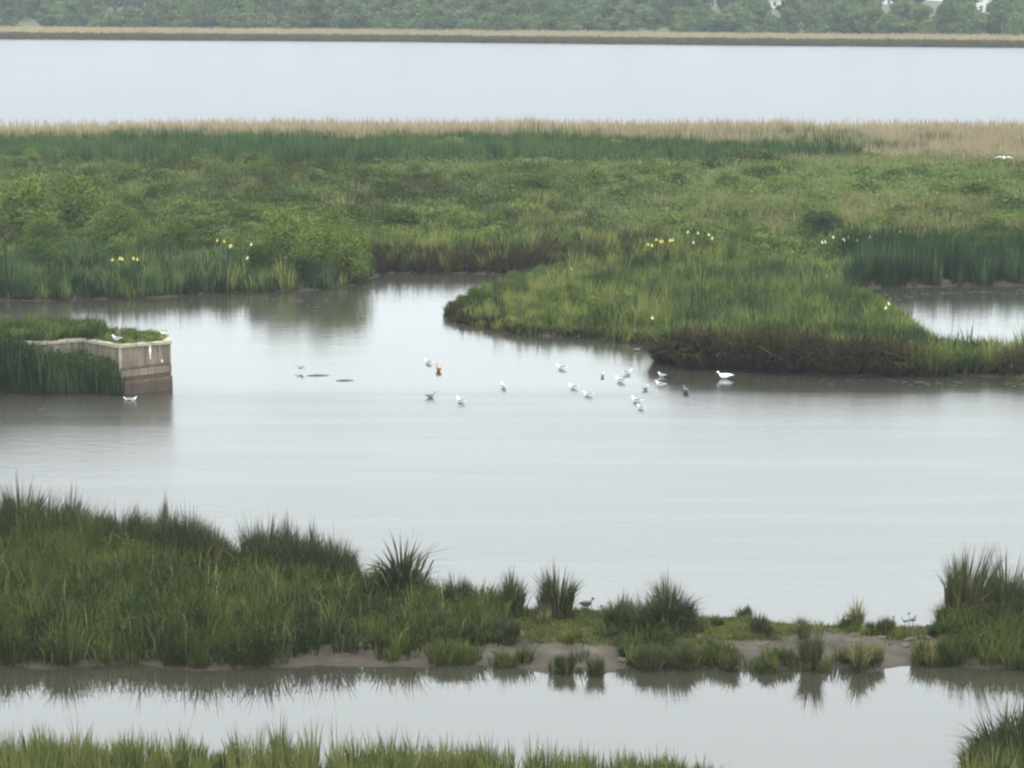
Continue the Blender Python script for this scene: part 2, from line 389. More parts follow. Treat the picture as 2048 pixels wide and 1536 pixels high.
def blades_far(P, H, W, lean, az, tint):
    n = len(P); f = rng.uniform(-.9, .9, n)
    wx, wy = np.cos(f)*W/2, np.sin(f)*W/2
    V = np.zeros((n, 4, 3))
    V[:, 0] = P - np.stack([wx*.6, wy*.6, 0*H], 1); V[:, 1] = P + np.stack([wx*.6, wy*.6, 0*H], 1)
    top = P + np.stack([np.cos(az)*lean*H, np.sin(az)*lean*H, H], 1)
    V[:, 2] = P*.35 + top*.65 + np.stack([wx, wy, 0*H], 1); V[:, 3] = top
    F = (np.arange(n)[:, None, None]*4 + np.array([[0, 1, 2], [0, 2, 3]])[None]).reshape(-1, 3)
    return V.reshape(-1, 3), F, np.repeat(tint, 4), np.tile([0, 0, .65, 1.], n)
def leaves(P, N, S, tint, hg, up=0.0):
    """rhombic leaves at P facing N"""
    n = len(P); N = N/np.linalg.norm(N, axis=1, keepdims=True)
    r = rng.normal(size=(n, 3)); r[:, 2] += up
    A = np.cross(N, r); A /= np.linalg.norm(A, axis=1, keepdims=True) + 1e-9; B = np.cross(N, A)
    S = S[:, None]; V = np.stack([P - B*S*.9, P + A*S*.5, P + B*S*.9, P - A*S*.5], 1)
    F = (np.arange(n)[:, None, None]*4 + np.array([[0, 1, 2], [0, 2, 3]])[None]).reshape(-1, 3)
    return V.reshape(-1, 3), F, np.repeat(tint, 4), np.repeat(hg, 4)
def join(parts):
    V = []; F = []; T = []; G = []; o = 0
    for v, f, t, h in parts: V.append(v); F.append(f + o); T.append(t); G.append(h); o += len(v)
    return np.vstack(V), np.vstack(F), np.concatenate(T), np.concatenate(G)
def plant_mesh(name, parts, mat):
    V, F, T, G = join(parts)
    return mesh_np(name, V, F.ravel(), np.full(len(F), 3), {'tint': T, 'hgt': G}, mat)

def scatter(poly, n, umax=.245, inset=0.0, inside=None):
    """n random ground points inside an outline, within the part of the place in view"""
    out = []; got = 0
    x0, y0 = poly.min(0); x1, y1 = poly.max(0)
    y0 = max(y0, 40)
    x0, x1 = max(x0, -umax*y1), min(x1, umax*y1)
    for _ in range(60):
        m = max(4000, int(n*1.6)); x = rng.uniform(x0, x1, m); y = rng.uniform(y0, y1, m)
        k = (np.abs(x) < umax*y + 1) & (sdf(x, y, poly) > inset)
        if inside is not None: k &= inside(x, y)
        out.append(np.stack([x[k], y[k]], 1)); got += k.sum()
        if got >= n: break
    return np.vstack(out)[:n]

def clumps(poly, n, per, r, h, hs, wd, lean, lands, far=False, umax=.245, inset=.02, tint0=.5, tvar=.25, hfun=None, tfun=None, inside=None, sway=0.0):
    C = scatter(poly, n, umax, inset, inside)
    n = len(C); k = per
    ch = h*np.clip(1 + hs*1.25*rng.normal(size=n)*.7, .35, 1.7); ct = tint0 + tvar*rng.normal(size=n)*.95
    if hfun is not None: ch = ch*hfun(C[:, 0], C[:, 1])
    if tfun is not None: ct = ct + tfun(C[:, 0], C[:, 1])
    C = np.repeat(C, k, 0); ch = np.repeat(ch, k); ct = np.repeat(ct, k); m = len(C)
    a = rng.uniform(0, 2*math.pi, m); rr = np.sqrt(rng.uniform(0, 1, m))*r
    x = C[:, 0] + np.cos(a)*rr; y = C[:, 1] + np.sin(a)*rr
    z, s = gz(x, y, lands); keep = s > -.05
    H = np.maximum(.04, ch*(.62 + .42*rng.uniform(size=m))*(1 - .3*(rr/r)**2))
    ln = lean*(.25 + .9*rr/r)*rng.uniform(.5, 1.4, m)
    P = np.stack([x, y, np.maximum(z, -.02)-.02], 1)
    T = np.clip(ct + .12*rng.normal(size=m), 0, 1)
    W = wd*rng.uniform(.7, 1.3, m); az = a + .5*rng.normal(size=m)
    q = [v[keep] for v in (P, H, W, ln, az, T)]
    return (blades_far if far else blades)(*q)
def stuff(name, parts, mat, label, cat):
    o = obj(name, plant_mesh(name, parts, mat)); return tag(o, label, cat, kind='stuff')

def px_of(x, y, z=0.0):
    """photo column / row of world points"""
    dz = z - CAM_H; c, s = math.cos(PITCH), math.sin(PITCH)
    dep = y*c - dz*s; up = y*s + dz*c
    return 1024 + FPX*x/dep, 768 - FPX*up/dep

# --- nearest bank (bottom of the picture)
def near_h(x, y):
    px, _ = px_of(x, y)
    return np.interp(px, [-200, 0, 200, 380, 430, 480, 640, 900, 1250, 1400, 1500, 1600, 1880, 1950, 2048, 2200],
                     [.85, .95, .8, .75, .35, .9, .95, .85, .72, .55, .48, .3, .35, .9, 1.1, 1.1])*(1 + .12*wav(x, y, .5, 3))
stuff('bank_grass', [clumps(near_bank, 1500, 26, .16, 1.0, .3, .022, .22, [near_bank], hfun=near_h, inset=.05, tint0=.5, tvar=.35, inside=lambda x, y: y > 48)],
      M['near_grass'], 'tall yellow green grass along the nearest water edge at the bottom', 'grass')

# --- left mass and spit
sp_front = spit
def spit_dense(x, y):
    px, py = px_of(x, y)
    front = np.interp(px, [-500, 560, 600, 700, 760, 850, 1000, 1040, 1210, 1240, 1380, 1400, 1880, 1900, 2300], [1352, 1352, 1320, 1316, 1326, 1308, 1306, 1240, 1240, 1312, 1312, 1225, 1225, 1352, 1352])
    front = front + 9*wav(px/40., px*0, 1., 3)*((px > 560) & (px < 1400))
    back = np.interp(px, [-500, 1000, 1030, 1210, 1230, 1400, 1880, 1900, 2300], [900, 900, 1250, 1250, 1245, 1250, 1250, 1200, 1200])
    return (py < front) & (py > back)
def spit_h(x, y):
    px, py = px_of(x, y)
    hx = np.interp(px, [-300, 0, 200, 450, 560, 700, 780, 850, 950, 1100, 1300, 1400, 1850, 1950, 2100], [1.15, 1.1, 1.0, .85, .9, .85, .8, .8, .7, .6, .65, .55, .5, .95, 1.0])
    return hx*np.interp(py, [1100, 1230, 1330], [1.0, .88, .95])*(1 + .30*wav(x, y, .7, 1))
sp_t = lambda x, y: .30*wav(x, y, .9, 5) + .15*wav(x, y, 3, 2)
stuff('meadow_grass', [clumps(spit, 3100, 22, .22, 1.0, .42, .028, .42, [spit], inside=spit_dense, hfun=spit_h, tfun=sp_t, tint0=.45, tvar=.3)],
      M['mass'], 'dense dark green grass and herbs covering the left of the near spit', 'grass')
# broad-leaved herbs among it
hp = scatter(spit, 26000, inside=spit_dense); hz, hs_ = gz(hp[:, 0], hp[:, 1], [spit])
hh = spit_h(hp[:, 0], hp[:, 1])*rng.uniform(.2, .85, len(hp))
HN = rng.normal(size=(len(hp), 3))*.6; HN[:, 2] += .9; HN[:, 1] -= .3
stuff('marsh_herbs', [leaves(np.stack([hp[:, 0], hp[:, 1], hz + hh], 1), HN, rng.uniform(.025, .055, len(hp)), np.clip(.5 + .3*wav(hp[:, 0], hp[:, 1], .8, 2) + .15*rng.normal(size=len(hp)), 0, 1), np.full(len(hp), .8))],
      M['herb'], 'broad leaved herbs growing through the grass of the near spit', 'herbs')
def spit_turf(x, y):
    px, py = px_of(x, y)
    lo = np.interp(px, [1020, 1060, 1210, 1260, 1380, 1560, 1600, 1900], [1222, 1300, 1306, 1290, 1296, 1298, 1275, 1300])
    dens = rng.uniform(size=np.shape(x)) < np.interp(px, [1000, 1550, 1620, 1900], [1, 1, .25, .45])
    return (px > 1020) & (px < 1910) & (py < lo) & dens
stuff('turf', [clumps(spit, 4200, 9, .14, .13, .5, .02, .5, [spit], inside=spit_turf, tvar=.4)],
      M['short'], 'short yellow green turf on top of the near mud spit', 'grass')
def spit_sparse(x, y):
    px, py = px_of(x, y); return (px > 780) & (px < 1930) & (wav(x, y, .6, 6) > .25)
stuff('mud_plants', [clumps(spit, 480, 14, .12, .22, .8, .02, .4, [spit], inside=spit_sparse, tint0=.5, tvar=.4)],
      M['mass'], 'scattered small green plants on the bare mud of the near spit', 'plants')

# --- mainland: reeds and sedge along the pond
def pxin(x0, x1, y0=-1e5, y1=1e5):
    def f(x, y):
        px, py = px_of(x, y); return (px > x0) & (px < x1) & (py > y0) & (py < y1)
    return f
stuff('pond_reeds', [clumps(main, 1300, 24, .3, 1.25, .35, .045, .13, [main], inside=pxin(-300, 470, 540), hfun=lambda x, y: 1 + .25*wav(x, y, 1.3, 2), tvar=.35),
                     clumps(main, 260, 22, .3, 1.2, .25, .04, .18, [main], inside=pxin(440, 740, 552), tvar=.3),
                     clumps(main, 900, 22, .3, 1.9, .2, .045, .12, [main], inside=pxin(1690, 2300, 520, 582), tvar=.3, tint0=.35),
                     clumps(main, 110, 20, .25, .55, .3, .04, .25, [main], inside=pxin(1020, 1200, 545, 562), tvar=.3, tint0=.7)],
      M['blue_reed'], 'blue green reeds standing along the far edge of the pond', 'reeds')
stuff('brown_sedges', [clumps(main, 420, 20, .3, 1.05, .4, .05, .25, [main], inside=pxin(735, 1090, 528, 552), tvar=.4, tint0=.45),
                       clumps(main, 360, 20, .3, .95, .4, .05, .3, [main], inside=pxin(1060, 1330, 500, 545), tvar=.4, tint0=.6),
                       clumps(main, 500, 16, .25, .5, .4, .05, .4, [main], inside=lambda x, y: pxin(880, 1340, 560, 700)(x, y) & (sdf(x, y, main) < .55 + .5*wav(x, y, .8, 2)), tvar=.5),],
      M['brown_sedge'], 'dark brown withered sedge behind the small inlet', 'sedge')
# island / peninsula in the middle
def pen(x, y):
    px, py = px_of(x, y); return (px > 880) & (px < 2400) & (py > 556) & ((px < 1700) | (py > 590)) & ~((px > 1325) & (px < 1815) & (py > 716 + 6*wav(x, y, .6, 2)))
def pen_h(x, y):
    px, py = px_of(x, y); s = np.clip(sdf(x, y, main)/2.0, .25, 1)
    h = np.interp(px, [880, 960, 1100, 1300, 1500, 1700, 1850, 2000, 2100], [.45, .75, .9, 1.1, 1.2, 1.1, 1.0, 1.05, 1.0])
    return h*s**.45*np.clip(1 + .5*wav(x, y, .7, 3) + .25*wav(x, y, 2.0, 6), .35, 1.7)
def pen_t(x, y):
    px, py = px_of(x, y); return np.interp(px, [880, 1000, 1200, 1500], [.3, .25, .1, 0]) + .45*wav(x, y, .9, 5) + .2*wav(x, y, 3.2, 1)
stuff('sedge_bed', [clumps(main, 4300, 22, .3, .95, .3, .036, .3, [main], inside=pen, hfun=pen_h, tfun=pen_t, tint0=.35, tvar=.35)],
      M['sedge'], 'green sedge and rushes covering the low peninsula in the pond', 'sedge')
stuff('inlet_herbage', [clumps(main, 900, 18, .3, 1.0, .5, .05, .3, [main], inside=pxin(735, 1500, 488, 545), tvar=.5, tint0=.3),
                        clumps(main, 500, 18, .3, 1.2, .4, .05, .3, [main], inside=pxin(-300, 740, 545), tvar=.5, tint0=.4)],
      M['sedge'], 'mixed green herbage along the far edge of the pond', 'plants')
stuff('blue_green_patch', [clumps(main, 1300, 20, .3, 1.15, .25, .036, .16, [main], inside=lambda x, y: pxin(1380, 1860, 570, 740)(x, y) & (wav(x, y, 2.5, 7) > -.35), tvar=.3, tint0=.5, hfun=lambda x, y: np.clip(sdf(x, y, main)/2.5, .4, 1)*(1 + .4*wav(x, y, .8, 4))),
                            clumps(main, 420, 16, .22, 1.25, .35, .036, .2, [main], inside=lambda x, y: pxin(980, 1900, 570, 700)(x, y) & (wav(x, y, 1.2, 9) > .3), tvar=.4, tint0=.6, hfun=lambda x, y: np.clip(sdf(x, y, main)/2., .3, 1))],
      M['blue_reed'], 'patch of blue green reeds on the right of the peninsula', 'reeds')

# --- open marsh behind
def marsh_in(x, y):
    px, py = px_of(x, y)
    return (py < np.interp(px, [-300, 470, 740, 1090, 1700, 1720, 2300], [560, 570, 520, 520, 560, 530, 530])) & (y < 222)
def marsh_t(x, y):
    px, py = px_of(x, y)
    bright = np.exp(-((px-1700)/520.)**2 - ((py-380)/55.)**2)*.55 + np.exp(-((px-900)/160.)**2 - ((py-345)/14.)**2)*.5 + np.exp(-((px-1300)/300.)**2 - ((py-330)/20.)**2)*.25
    dull = np.exp(-((px-800)/450.)**2 - ((py-380)/60.)**2)*.28
    return bright - dull + .22*wav(x, y/1.0, 4.0, 4)
stuff('marsh_cover', [clumps(main, 17000, 15, .55, .50, .4, .06, .35, [main], far=True, inside=marsh_in, tfun=marsh_t, tint0=.45, tvar=.35, hfun=lambda x, y: 1 + .35*wav(x, y, 3, 2))],
      M['marsh'], 'rough green and brown marsh herbage between the pond and the lake reeds', 'marsh plants')
lp = scatter(main, 90000, inside=marsh_in); lz, _ = gz(lp[:, 0], lp[:, 1], [main])
lN = rng.normal(size=(len(lp), 3))*.6; lN[:, 2] += 1.0
lh = rng.uniform(.25, .85, len(lp))*(1 + .3*wav(lp[:, 0], lp[:, 1], 3, 2))
stuff('marsh_leaves', [leaves(np.stack([lp[:, 0], lp[:, 1], lz + lh], 1), lN, rng.uniform(.06, .13, len(lp)), np.clip(.45 + marsh_t(lp[:, 0], lp[:, 1]) + .15*rng.normal(size=len(lp)), 0, 1), np.full(len(lp), .8))],
      M['marsh'], 'broad leaves of marsh plants spread over the open marsh', 'marsh plants')
def pale_in(x, y):
    px, py = px_of(x, y); return marsh_in(x, y) & (((np.abs(py-445) < 38) & (px > 1050) & (wav(x, y, 3, 1) > .05)) | ((px > 1450) & (py < 350) & (wav(x, y, 5, 2) > -.1)) | (wav(x, y, 2.2, 7) > .75))
stuff('pale_marsh_grass', [clumps(main, 2300, 14, .45, .95, .3, .05, .3, [main], far=True, inside=pale_in, tvar=.35)],
      M['pale_grass'], 'pale straw coloured grass in patches on the marsh', 'grass')

# --- reeds by the lake
def rg_in(x, y):
    px, py = px_of(x, y); b = np.interp(px, [-300, 1450, 1800, 2300], [0, 0, -14, -20])
    return (py > 296 + b*0) & (py < 338 + b) & ((px < 1500) | (wav(x, y, 4, 3) > np.interp(px, [1500, 1900], [-.8, .9])))
def rt_in(x, y):
    px, py = px_of(x, y)
    return (py < np.interp(px, [-300, 1200, 1700, 2048], [302, 302, 326, 342])) & (y > 150)
stuff('green_lake_reeds', [clumps(main, 6500, 14, .5, 1.75, .16, .06, .07, [main], far=True, inside=rg_in, tvar=.5, tfun=lambda x, y: .25*wav(x, y, 3, 6), hfun=lambda x, y: .96 + .2*wav(x, y, 2.5, 1))],
      M['reed_green'], 'band of dark green reeds in front of the straw coloured lake reeds', 'reeds')
def rt_h(x, y):
    px, py = px_of(x, y); return np.interp(px, [-300, 150, 250, 600, 2300], [.82, .86, 1.0, 1.04, 1.02])*(1 + .07*wav(x, y, 3, 5))*np.interp(py, [280, 310, 345], [1, .95, .55])
stuff('dry_lake_reeds', [clumps(main, 8000, 13, .5, 1.95, .12, .055, .06, [main], far=True, inside=rt_in, tvar=.3, hfun=rt_h)],
      M['reed_tan'], 'straw coloured dry reeds with feathery tops along the near lake shore', 'reeds')

pq = scatter(main, 2600, inside=lambda x, y: rt_in(x, y) & (px_of(x, y)[1] < 296)); mq = len(pq)
stuff('reed_plumes', [blades_far(np.stack([pq[:, 0], pq[:, 1], np.full(mq, 1.2)], 1), rng.uniform(.5, 1.15, mq), np.full(mq, .11), rng.uniform(0, .25, mq), rng.uniform(0, 6.28, mq), rng.uniform(.3, 1, mq))],
      M['reed_tan'], 'feathery plumes standing above the dry lake reeds', 'reeds')
# --- far shore reeds
ff = lambda a, b: (lambda x, y: (lambda s: (s > a) & (s < b))(sdf(x, y, far_land)))
stuff('far_shore_reeds', [clumps(far_strip, 9000, 8, 1.2, 1.5, .06, .16, .03, [far_land], far=True, umax=.235, inside=lambda x, y: (y < 520) & ff(6, 26)(x, y), tvar=.3)],
      M['far_reed'], 'pale dry reeds in a long strip on the far lake shore', 'reeds')
stuff('far_shore_sedge', [clumps(far_strip, 7000, 8, 1.0, 1.0, .15, .2, .1, [far_land], far=True, umax=.235, inside=lambda x, y: (y < 520) & ff(.3, 7)(x, y), tvar=.35)],
      M['far_sedge'], 'dull brown green sedge at the foot of the far shore reeds', 'sedge')

# ------------------------------------------------------------------ bushes and trees
def crown(n, leaf, rx, ry, h, z0, nl, seed, shape='round', flat=.7):
    g = np.random.default_rng(seed)
    L_ = []
    for i in range(nl):
        a = g.uniform(0, 2*math.pi); q = math.sqrt(g.uniform(0, 1)); zz = g.uniform(0, 1)
        prof = {'round': math.sqrt(max(.05, 1-(zz*1.1-.25)**2*1.2)), 'cone': 1.05-zz*.85, 'bush': math.sqrt(max(.02, 1-zz**2*.9))}[shape]
        lr = (.30 + .22*g.uniform())*min(rx, ry)*(1 if shape != 'cone' else .8)
        L_.append((math.cos(a)*q*rx*prof*.75, math.sin(a)*q*ry*prof*.75, z0 + (h-z0-lr*.6)*zz, lr, g.uniform()))
    A = np.array(L_); k = g.integers(0, nl, n); c = A[k]
    d = g.normal(size=(n, 3)); d[:, 2] += .35; d /= np.linalg.norm(d, axis=1, keepdims=True)
    rr = c[:, 3]*np.clip(1 + .14*g.normal(size=n), .3, 1.35)
    P = c[:, :3] + d*rr[:, None]*np.array([1, 1, flat]); P[:, 2] = np.maximum(P[:, 2], .03*h)
    N = d + .5*g.normal(size=(n, 3))
    T = np.clip(.25 + .5*c[:, 4] + .13*g.normal(size=n), 0, 1)
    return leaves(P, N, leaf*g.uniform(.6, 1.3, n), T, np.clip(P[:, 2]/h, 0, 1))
def stem_mesh(name, h, r, seed, nb=5, spread=.5, split=.2):
    g = random.Random(seed); m = MB()
    top = (g.uniform(-.1, .1)*h, g.uniform(-.1, .1)*h, h*.8)
    m.tube([(0, 0, -.15), (0, 0, h*split), (top[0]*.5, top[1]*.5, h*.5), top], [r*1.3, r, r*.7, r*.25])
    for i in range(nb):
        a = 6.28*i/nb + g.uniform(-.3, .3); b = h*g.uniform(split, .55); s = spread*h*g.uniform(.6, 1)
        m.tube([(0, 0, b), (math.cos(a)*s*.5, math.sin(a)*s*.5, b + h*.16), (math.cos(a)*s, math.sin(a)*s, b + h*.3)], [r*.55, r*.35, r*.12], 5)
    return m.mesh(name, M['bark'], True)
def clone(src, mesh_children, loc, rz, sc_):
    o = src.copy(); COL.objects.link(o); o.location = loc; o.rotation_euler = (0, 0, rz); o.scale = sc_
    for ch in mesh_children:
        c = ch.copy(); COL.objects.link(c); c.parent = o
    return o
def ZONE(px): return ['far left', 'left of centre', 'centre', 'right of centre', 'far right'][int(np.clip(px//410, 0, 4))]
class Kind:
    """a plant of foliage and stem that can be set out many times, sharing its meshes"""
    def __init__(s, name, crown_parts, mat, stem, cname='foliage', sname='stem'):
        s.name, s.n = name, 0
        s.cm = plant_mesh(cname, [crown_parts], mat); s.sm = stem; s.cn, s.sn = cname, sname; s.root = None
    def put(s, x, y, z, rz, k, label, cat, group=None, kz=None):
        sc_ = (k, k, kz or k)
        if s.root is None:
            s.root = empty(s.name, (x, y, z), rz); s.root.scale = sc_
            s.ch = [obj(s.cn, s.cm, s.root), obj(s.sn, s.sm, s.root)]; o = s.root
        else: o = clone(s.root, s.ch, (x, y, z), rz, sc_)
        for key in ('label', 'category', 'group'):
            if key in o: del o[key]
        return tag(o, label, cat, group)

# woodland beyond the lake
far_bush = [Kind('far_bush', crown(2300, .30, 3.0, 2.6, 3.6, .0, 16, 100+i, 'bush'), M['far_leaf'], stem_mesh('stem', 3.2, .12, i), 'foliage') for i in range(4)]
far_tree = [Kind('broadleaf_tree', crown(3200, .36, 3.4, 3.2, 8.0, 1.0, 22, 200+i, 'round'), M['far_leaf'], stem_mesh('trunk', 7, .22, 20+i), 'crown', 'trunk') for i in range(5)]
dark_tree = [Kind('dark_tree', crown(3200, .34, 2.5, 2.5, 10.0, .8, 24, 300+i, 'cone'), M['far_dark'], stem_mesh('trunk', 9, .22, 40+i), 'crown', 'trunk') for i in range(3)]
dark_bush = [Kind('dark_bush', crown(2200, .28, 2.8, 2.4, 3.2, .0, 14, 340+i, 'bush'), M['far_dark'], stem_mesh('stem', 2.8, .12, 60+i), 'foliage') for i in range(2)]
def shore_y(x):
    return np.interp(x, far_near[:, 0], far_near[:, 1])
houses = [(1962, 27, 610, 1.0), (1546, 22, 650, .8), (1768, 12, 690, .8), (1868, 6, 720, .8)]
def blocked(px, y):
    return any(abs(px - hx) < 21 and y < hd + 6 for hx, hy, hd, s in houses)
def wood(kinds, n, d0, d1, k0, k1, label, cat, group, rnd, umax=.235, pick=None):
    made = 0; tries = 0
    while made < n and tries < n*20:
        tries += 1
        off = rnd.uniform(d0, d1); x = rnd.uniform(-1, 1)*umax*(470+off); y = float(shore_y(x)) + off
        px, _ = px_of(np.array(x), np.array(y))
        if blocked(float(px), y) and off > 40: continue
        if pick and not pick(float(px), off, rnd): continue
        k = rnd.uniform(k0, k1)
        z = .3 + max(0, y-470)*.006
        rnd.choice(kinds).put(x, y, z, rnd.uniform(0, 6.28), k, label + ', ' + ZONE(px), cat, group, k*rnd.uniform(.85, 1.15)); made += 1
rd = random.Random(5)
wood(far_bush, 62, 27, 37, .7, 1.15, 'rounded pale green bush right behind the far shore reeds', 'bush', 'green bushes behind the far reeds', rd)
wood(dark_bush, 26, 26, 34, .6, 1.0, 'low dark bush in the line behind the far shore reeds', 'bush', 'dark bushes behind the far reeds', rd, pick=lambda px, o, r: r.random() < (.9 if px > 1600 or 100 < px < 500 else .35))
wood(far_tree, 105, 42, 90, .6, .95, 'grey green broadleaf tree midway into the wood across the lake', 'tree', 'broadleaf trees across the lake', rd)
wood(far_bush, 60, 38, 80, .9, 1.5, 'large green bush between the trees across the lake', 'bush', 'large bushes among the trees across the lake', rd)
wood(far_tree, 130, 95, 230, .9, 1.4, 'tall broadleaf tree at the back of the wood across the lake', 'tree', 'tall trees at the back of the wood', rd, .25)
wood(dark_tree, 85, 90, 230, .7, 1.2, 'dark bluish tree at the back of the wood across the lake', 'tree', 'dark trees at the back of the wood', rd, .25,
     pick=lambda px, o, r: r.random() < (1. if 180 < px < 440 or 1180 < px < 1480 or 1780 < px < 2048 else .3))

# houses among the far trees
def house(px, py, d, k, label, rz, wd=7, ln=10, hh=3.2):
    x = (px-1024)/FPX*d*1.01; r = empty('cottage', (x, d, .3 + max(0, d-470)*.006), rz); tag(r, label, 'house')
    wd *= k; ln *= k; hh *= k; rh = wd*.42
    b = MB(); b.add([(-wd/2,-ln/2,-.5),(wd/2,-ln/2,-.5),(wd/2,ln/2,-.5),(-wd/2,ln/2,-.5),(-wd/2,-ln/2,hh),(wd/2,-ln/2,hh),(wd/2,ln/2,hh),(-wd/2,ln/2,hh),(0,-ln/2,hh+rh),(0,ln/2,hh+rh)],
       [(0,3,2,1),(0,1,5,8,4),(2,3,7,9,6),(1,2,6,5),(3,0,4,7)])
    b.build('wall', M['render_w'], r)
    e = .35; t = .12; rf = MB()
    for s in (-1, 1):
        sl = rh/(wd/2)
        rf.add([(0,-ln/2-e,hh+rh+.02),(s*(wd/2+e),-ln/2-e,hh-e*sl+.02),(s*(wd/2+e),ln/2+e,hh-e*sl+.02),(0,ln/2+e,hh+rh+.02),
                (0,-ln/2-e,hh+rh+t+.02),(s*(wd/2+e),-ln/2-e,hh-e*sl+t+.02),(s*(wd/2+e),ln/2+e,hh-e*sl+t+.02),(0,ln/2+e,hh+rh+t+.02)],
               [(0,1,2,3),(4,7,6,5),(0,4,5,1),(1,5,6,2),(2,6,7,3)])
    ro = rf.build('roof', M['slate'], r)
    MB().box(-.35, .35, ln/2-1.4, ln/2-.6, hh+rh*.8, hh+rh+1.1).build('chimney', M['render_w'], ro)
    for wx in (-wd*.27, wd*.27):
        MB().box(wx-.45, wx+.45, -ln/2-.04, -ln/2+.05, 1.0*k, 2.2*k).build('window', M['glass'], r)
    for wy in (-ln*.28, ln*.28):
        MB().box(-wd/2-.04, -wd/2+.05, wy-.5, wy+.5, 1.0*k, 2.2*k).build('window', M['glass'], r)
    MB().box(-.45, .45, -ln/2-.04, -ln/2+.05, 0, 2.05*k).build('door', M['paint'], r)
house(*houses[0], 'largest cream walled cottage with a slate roof among the dark trees at the right', R(-38))
house(*houses[1], 'small pale cottage among the trees near the top right of the middle', R(30))
house(*houses[2], 'small pale cottage between the largest cottage and the middle one', R(-20))
house(*houses[3], 'farthest pale cottage just left of the largest cottage', R(25))
# small white van-like shed at the foot of the trees
sx, sy = (1500-1024)/FPX*560*1.01, 556
sh = empty('garden_shed', (sx, sy, .8), R(15)); tag(sh, 'tiny white shed in front of the trees left of the pale cottage', 'shed')
MB().box(-1, 1, -.8, .8, -.4, 2.0).build('wall', M['white'], sh)
MB().add([(-1.1,-.9,2.0),(1.1,-.9,2.0),(1.1,.9,2.0),(-1.1,.9,2.0),(0,-.9,2.6),(0,.9,2.6)], [(0,3,2,1),(0,1,4),(2,3,5),(1,2,5,4),(3,0,4,5)]).build('roof', M['slate'], sh)
MB().box(-.4, .4, -.84, -.78, 0, 1.8).build('door', M['paint'], sh)

# low scrub on the open marsh
scrub = [Kind('scrub_bush', crown(2600, .085, 1.5, 1.3, 1.25, 0, 14, 400+i, 'bush', .8), M['scrub'], stem_mesh('stem', 1.1, .04, 80+i)) for i in range(5)]
sp = scatter(main, 700, inside=lambda x, y: marsh_in(x, y) & (y > 140))
acc = []; szs, _ = gz(sp[:, 0], sp[:, 1], [main])
for (x, y), z in zip(sp, szs):
    if all((x-a)**2 + ((y-b)*.8)**2 > 3.0 for a, b in acc):
        px, py = px_of(np.array(x), np.array(y))
        if 1080 < px < 1500 and 420 < py < 470: continue
        acc.append((x, y)); k = rd.uniform(.65, 1.5)
        rd.choice(scrub).put(x, y, float(z)-.05, rd.uniform(0, 6.28), k, 'low rounded scrub bush on the marsh, %s, %s' % (
            'back row by the reeds' if py < 345 else 'front part near the pond' if py > 440 else 'halfway between pond and reeds',
            ZONE(px)), 'bush', 'low scrub bushes on the marsh', k*rd.uniform(.5, .8))
    if len(acc) >= 290: break

for i in range(34):
    px = rd.uniform(930, 1850); py = rd.uniform(585, 700)
    x, y, _ = at(px, py)
    if float(sdf(np.array([x]), np.array([y]), main)[0]) < .7: continue
    k = rd.uniform(.45, .8)
    rd.choice(scrub).put(x, y, .15, rd.uniform(0, 6.28), k, 'small leafy bush growing out of the sedge on the low peninsula', 'bush', 'small bushes on the peninsula', k*rd.uniform(.9, 1.2))
for px, py, k in [(905,628,.28),(925,622,.34),(948,612,.42),(975,604,.40),(1000,596,.45),(955,632,.36),(1030,585,.5),(1075,570,.5),(985,628,.4)]:
    x, y, _ = at(px, py); rd.choice(scrub).put(x, y, .12, rd.uniform(0, 6.28), k, 'small yellow green shrub in the ragged row at the tip of the peninsula', 'bush', 'small shrubs at the peninsula tip', k*1.5)
# sallow bushes at the pond's edge
sallow = [Kind('sallow_bush', crown(5200, .085, 1.7, 1.5, 2.7, .1, 34, 500+i, 'bush', 1.1), M['sallow'], stem_mesh('stem', 2.3, .06, 90+i, 7, .45)) for i in range(3)]
for px, py, k, kz, lab in [
    (700, 566, .85, .95, 'yellow green sallow bush overhanging the tip of the bank by the inlet'),
    (640, 560, 1.1, 1.15, 'largest sallow bush just left of the one at the tip of the bank'),
    (575, 545, 1.1, 1.2, 'broad sallow bush behind the dark shrub on the left bank'),
    (668, 505, 1.1, .9, 'sallow bush behind the largest one, facing the open marsh'),
    (40, 480, 1.5, 1.3, 'leftmost yellow green sallow bush cut by the left edge'),
    (150, 470, 1.5, 1.25, 'light yellow green sallow bush behind the left reeds'),
    (250, 505, 1.1, .95, 'lower sallow bush behind the yellow irises on the left'),
    (350, 515, .9, .7, 'small sallow bush between the left iris and the middle iris'),
    (90, 520, .9, .8, 'small sallow bush standing close behind the left reeds')]:
    x, y, _ = at(px, py); rd.choice(sallow).put(x, y, .2, rd.uniform(0, 6.28), k, lab, 'bush', None, kz)
darkl = Kind('dark_shrub', crown(4500, .075, 1.5, 1.2, 1.9, 0, 18, 560, 'bush', .9), M['herb'], stem_mesh('stem', 1.6, .05, 99))
for px, py, k, kz, lab in [(520, 570, 1.0, 1.0, 'dark green shrub at the water edge left of the sallow bushes'),
                           (610, 574, .9, .8, 'dark green shrub at the water edge under the largest sallow bush'),
                           (90, 572, 1.2, 1.15, 'dark green shrub in the left reeds nearest the left edge'),
                           (215, 560, 1.1, .8, 'dark green shrub in the reeds behind the left iris flowers'),
                           (1640, 480, 1.3, .8, 'dark rounded shrub on the marsh left of the right pool'),
                           (1960, 545, 1.4, .95, 'dark shrub above the right pool near the right edge')]:
    x, y, _ = at(px, py); darkl.put(x, y, .15, rd.uniform(0, 6.28), k, lab, 'bush', None, kz)

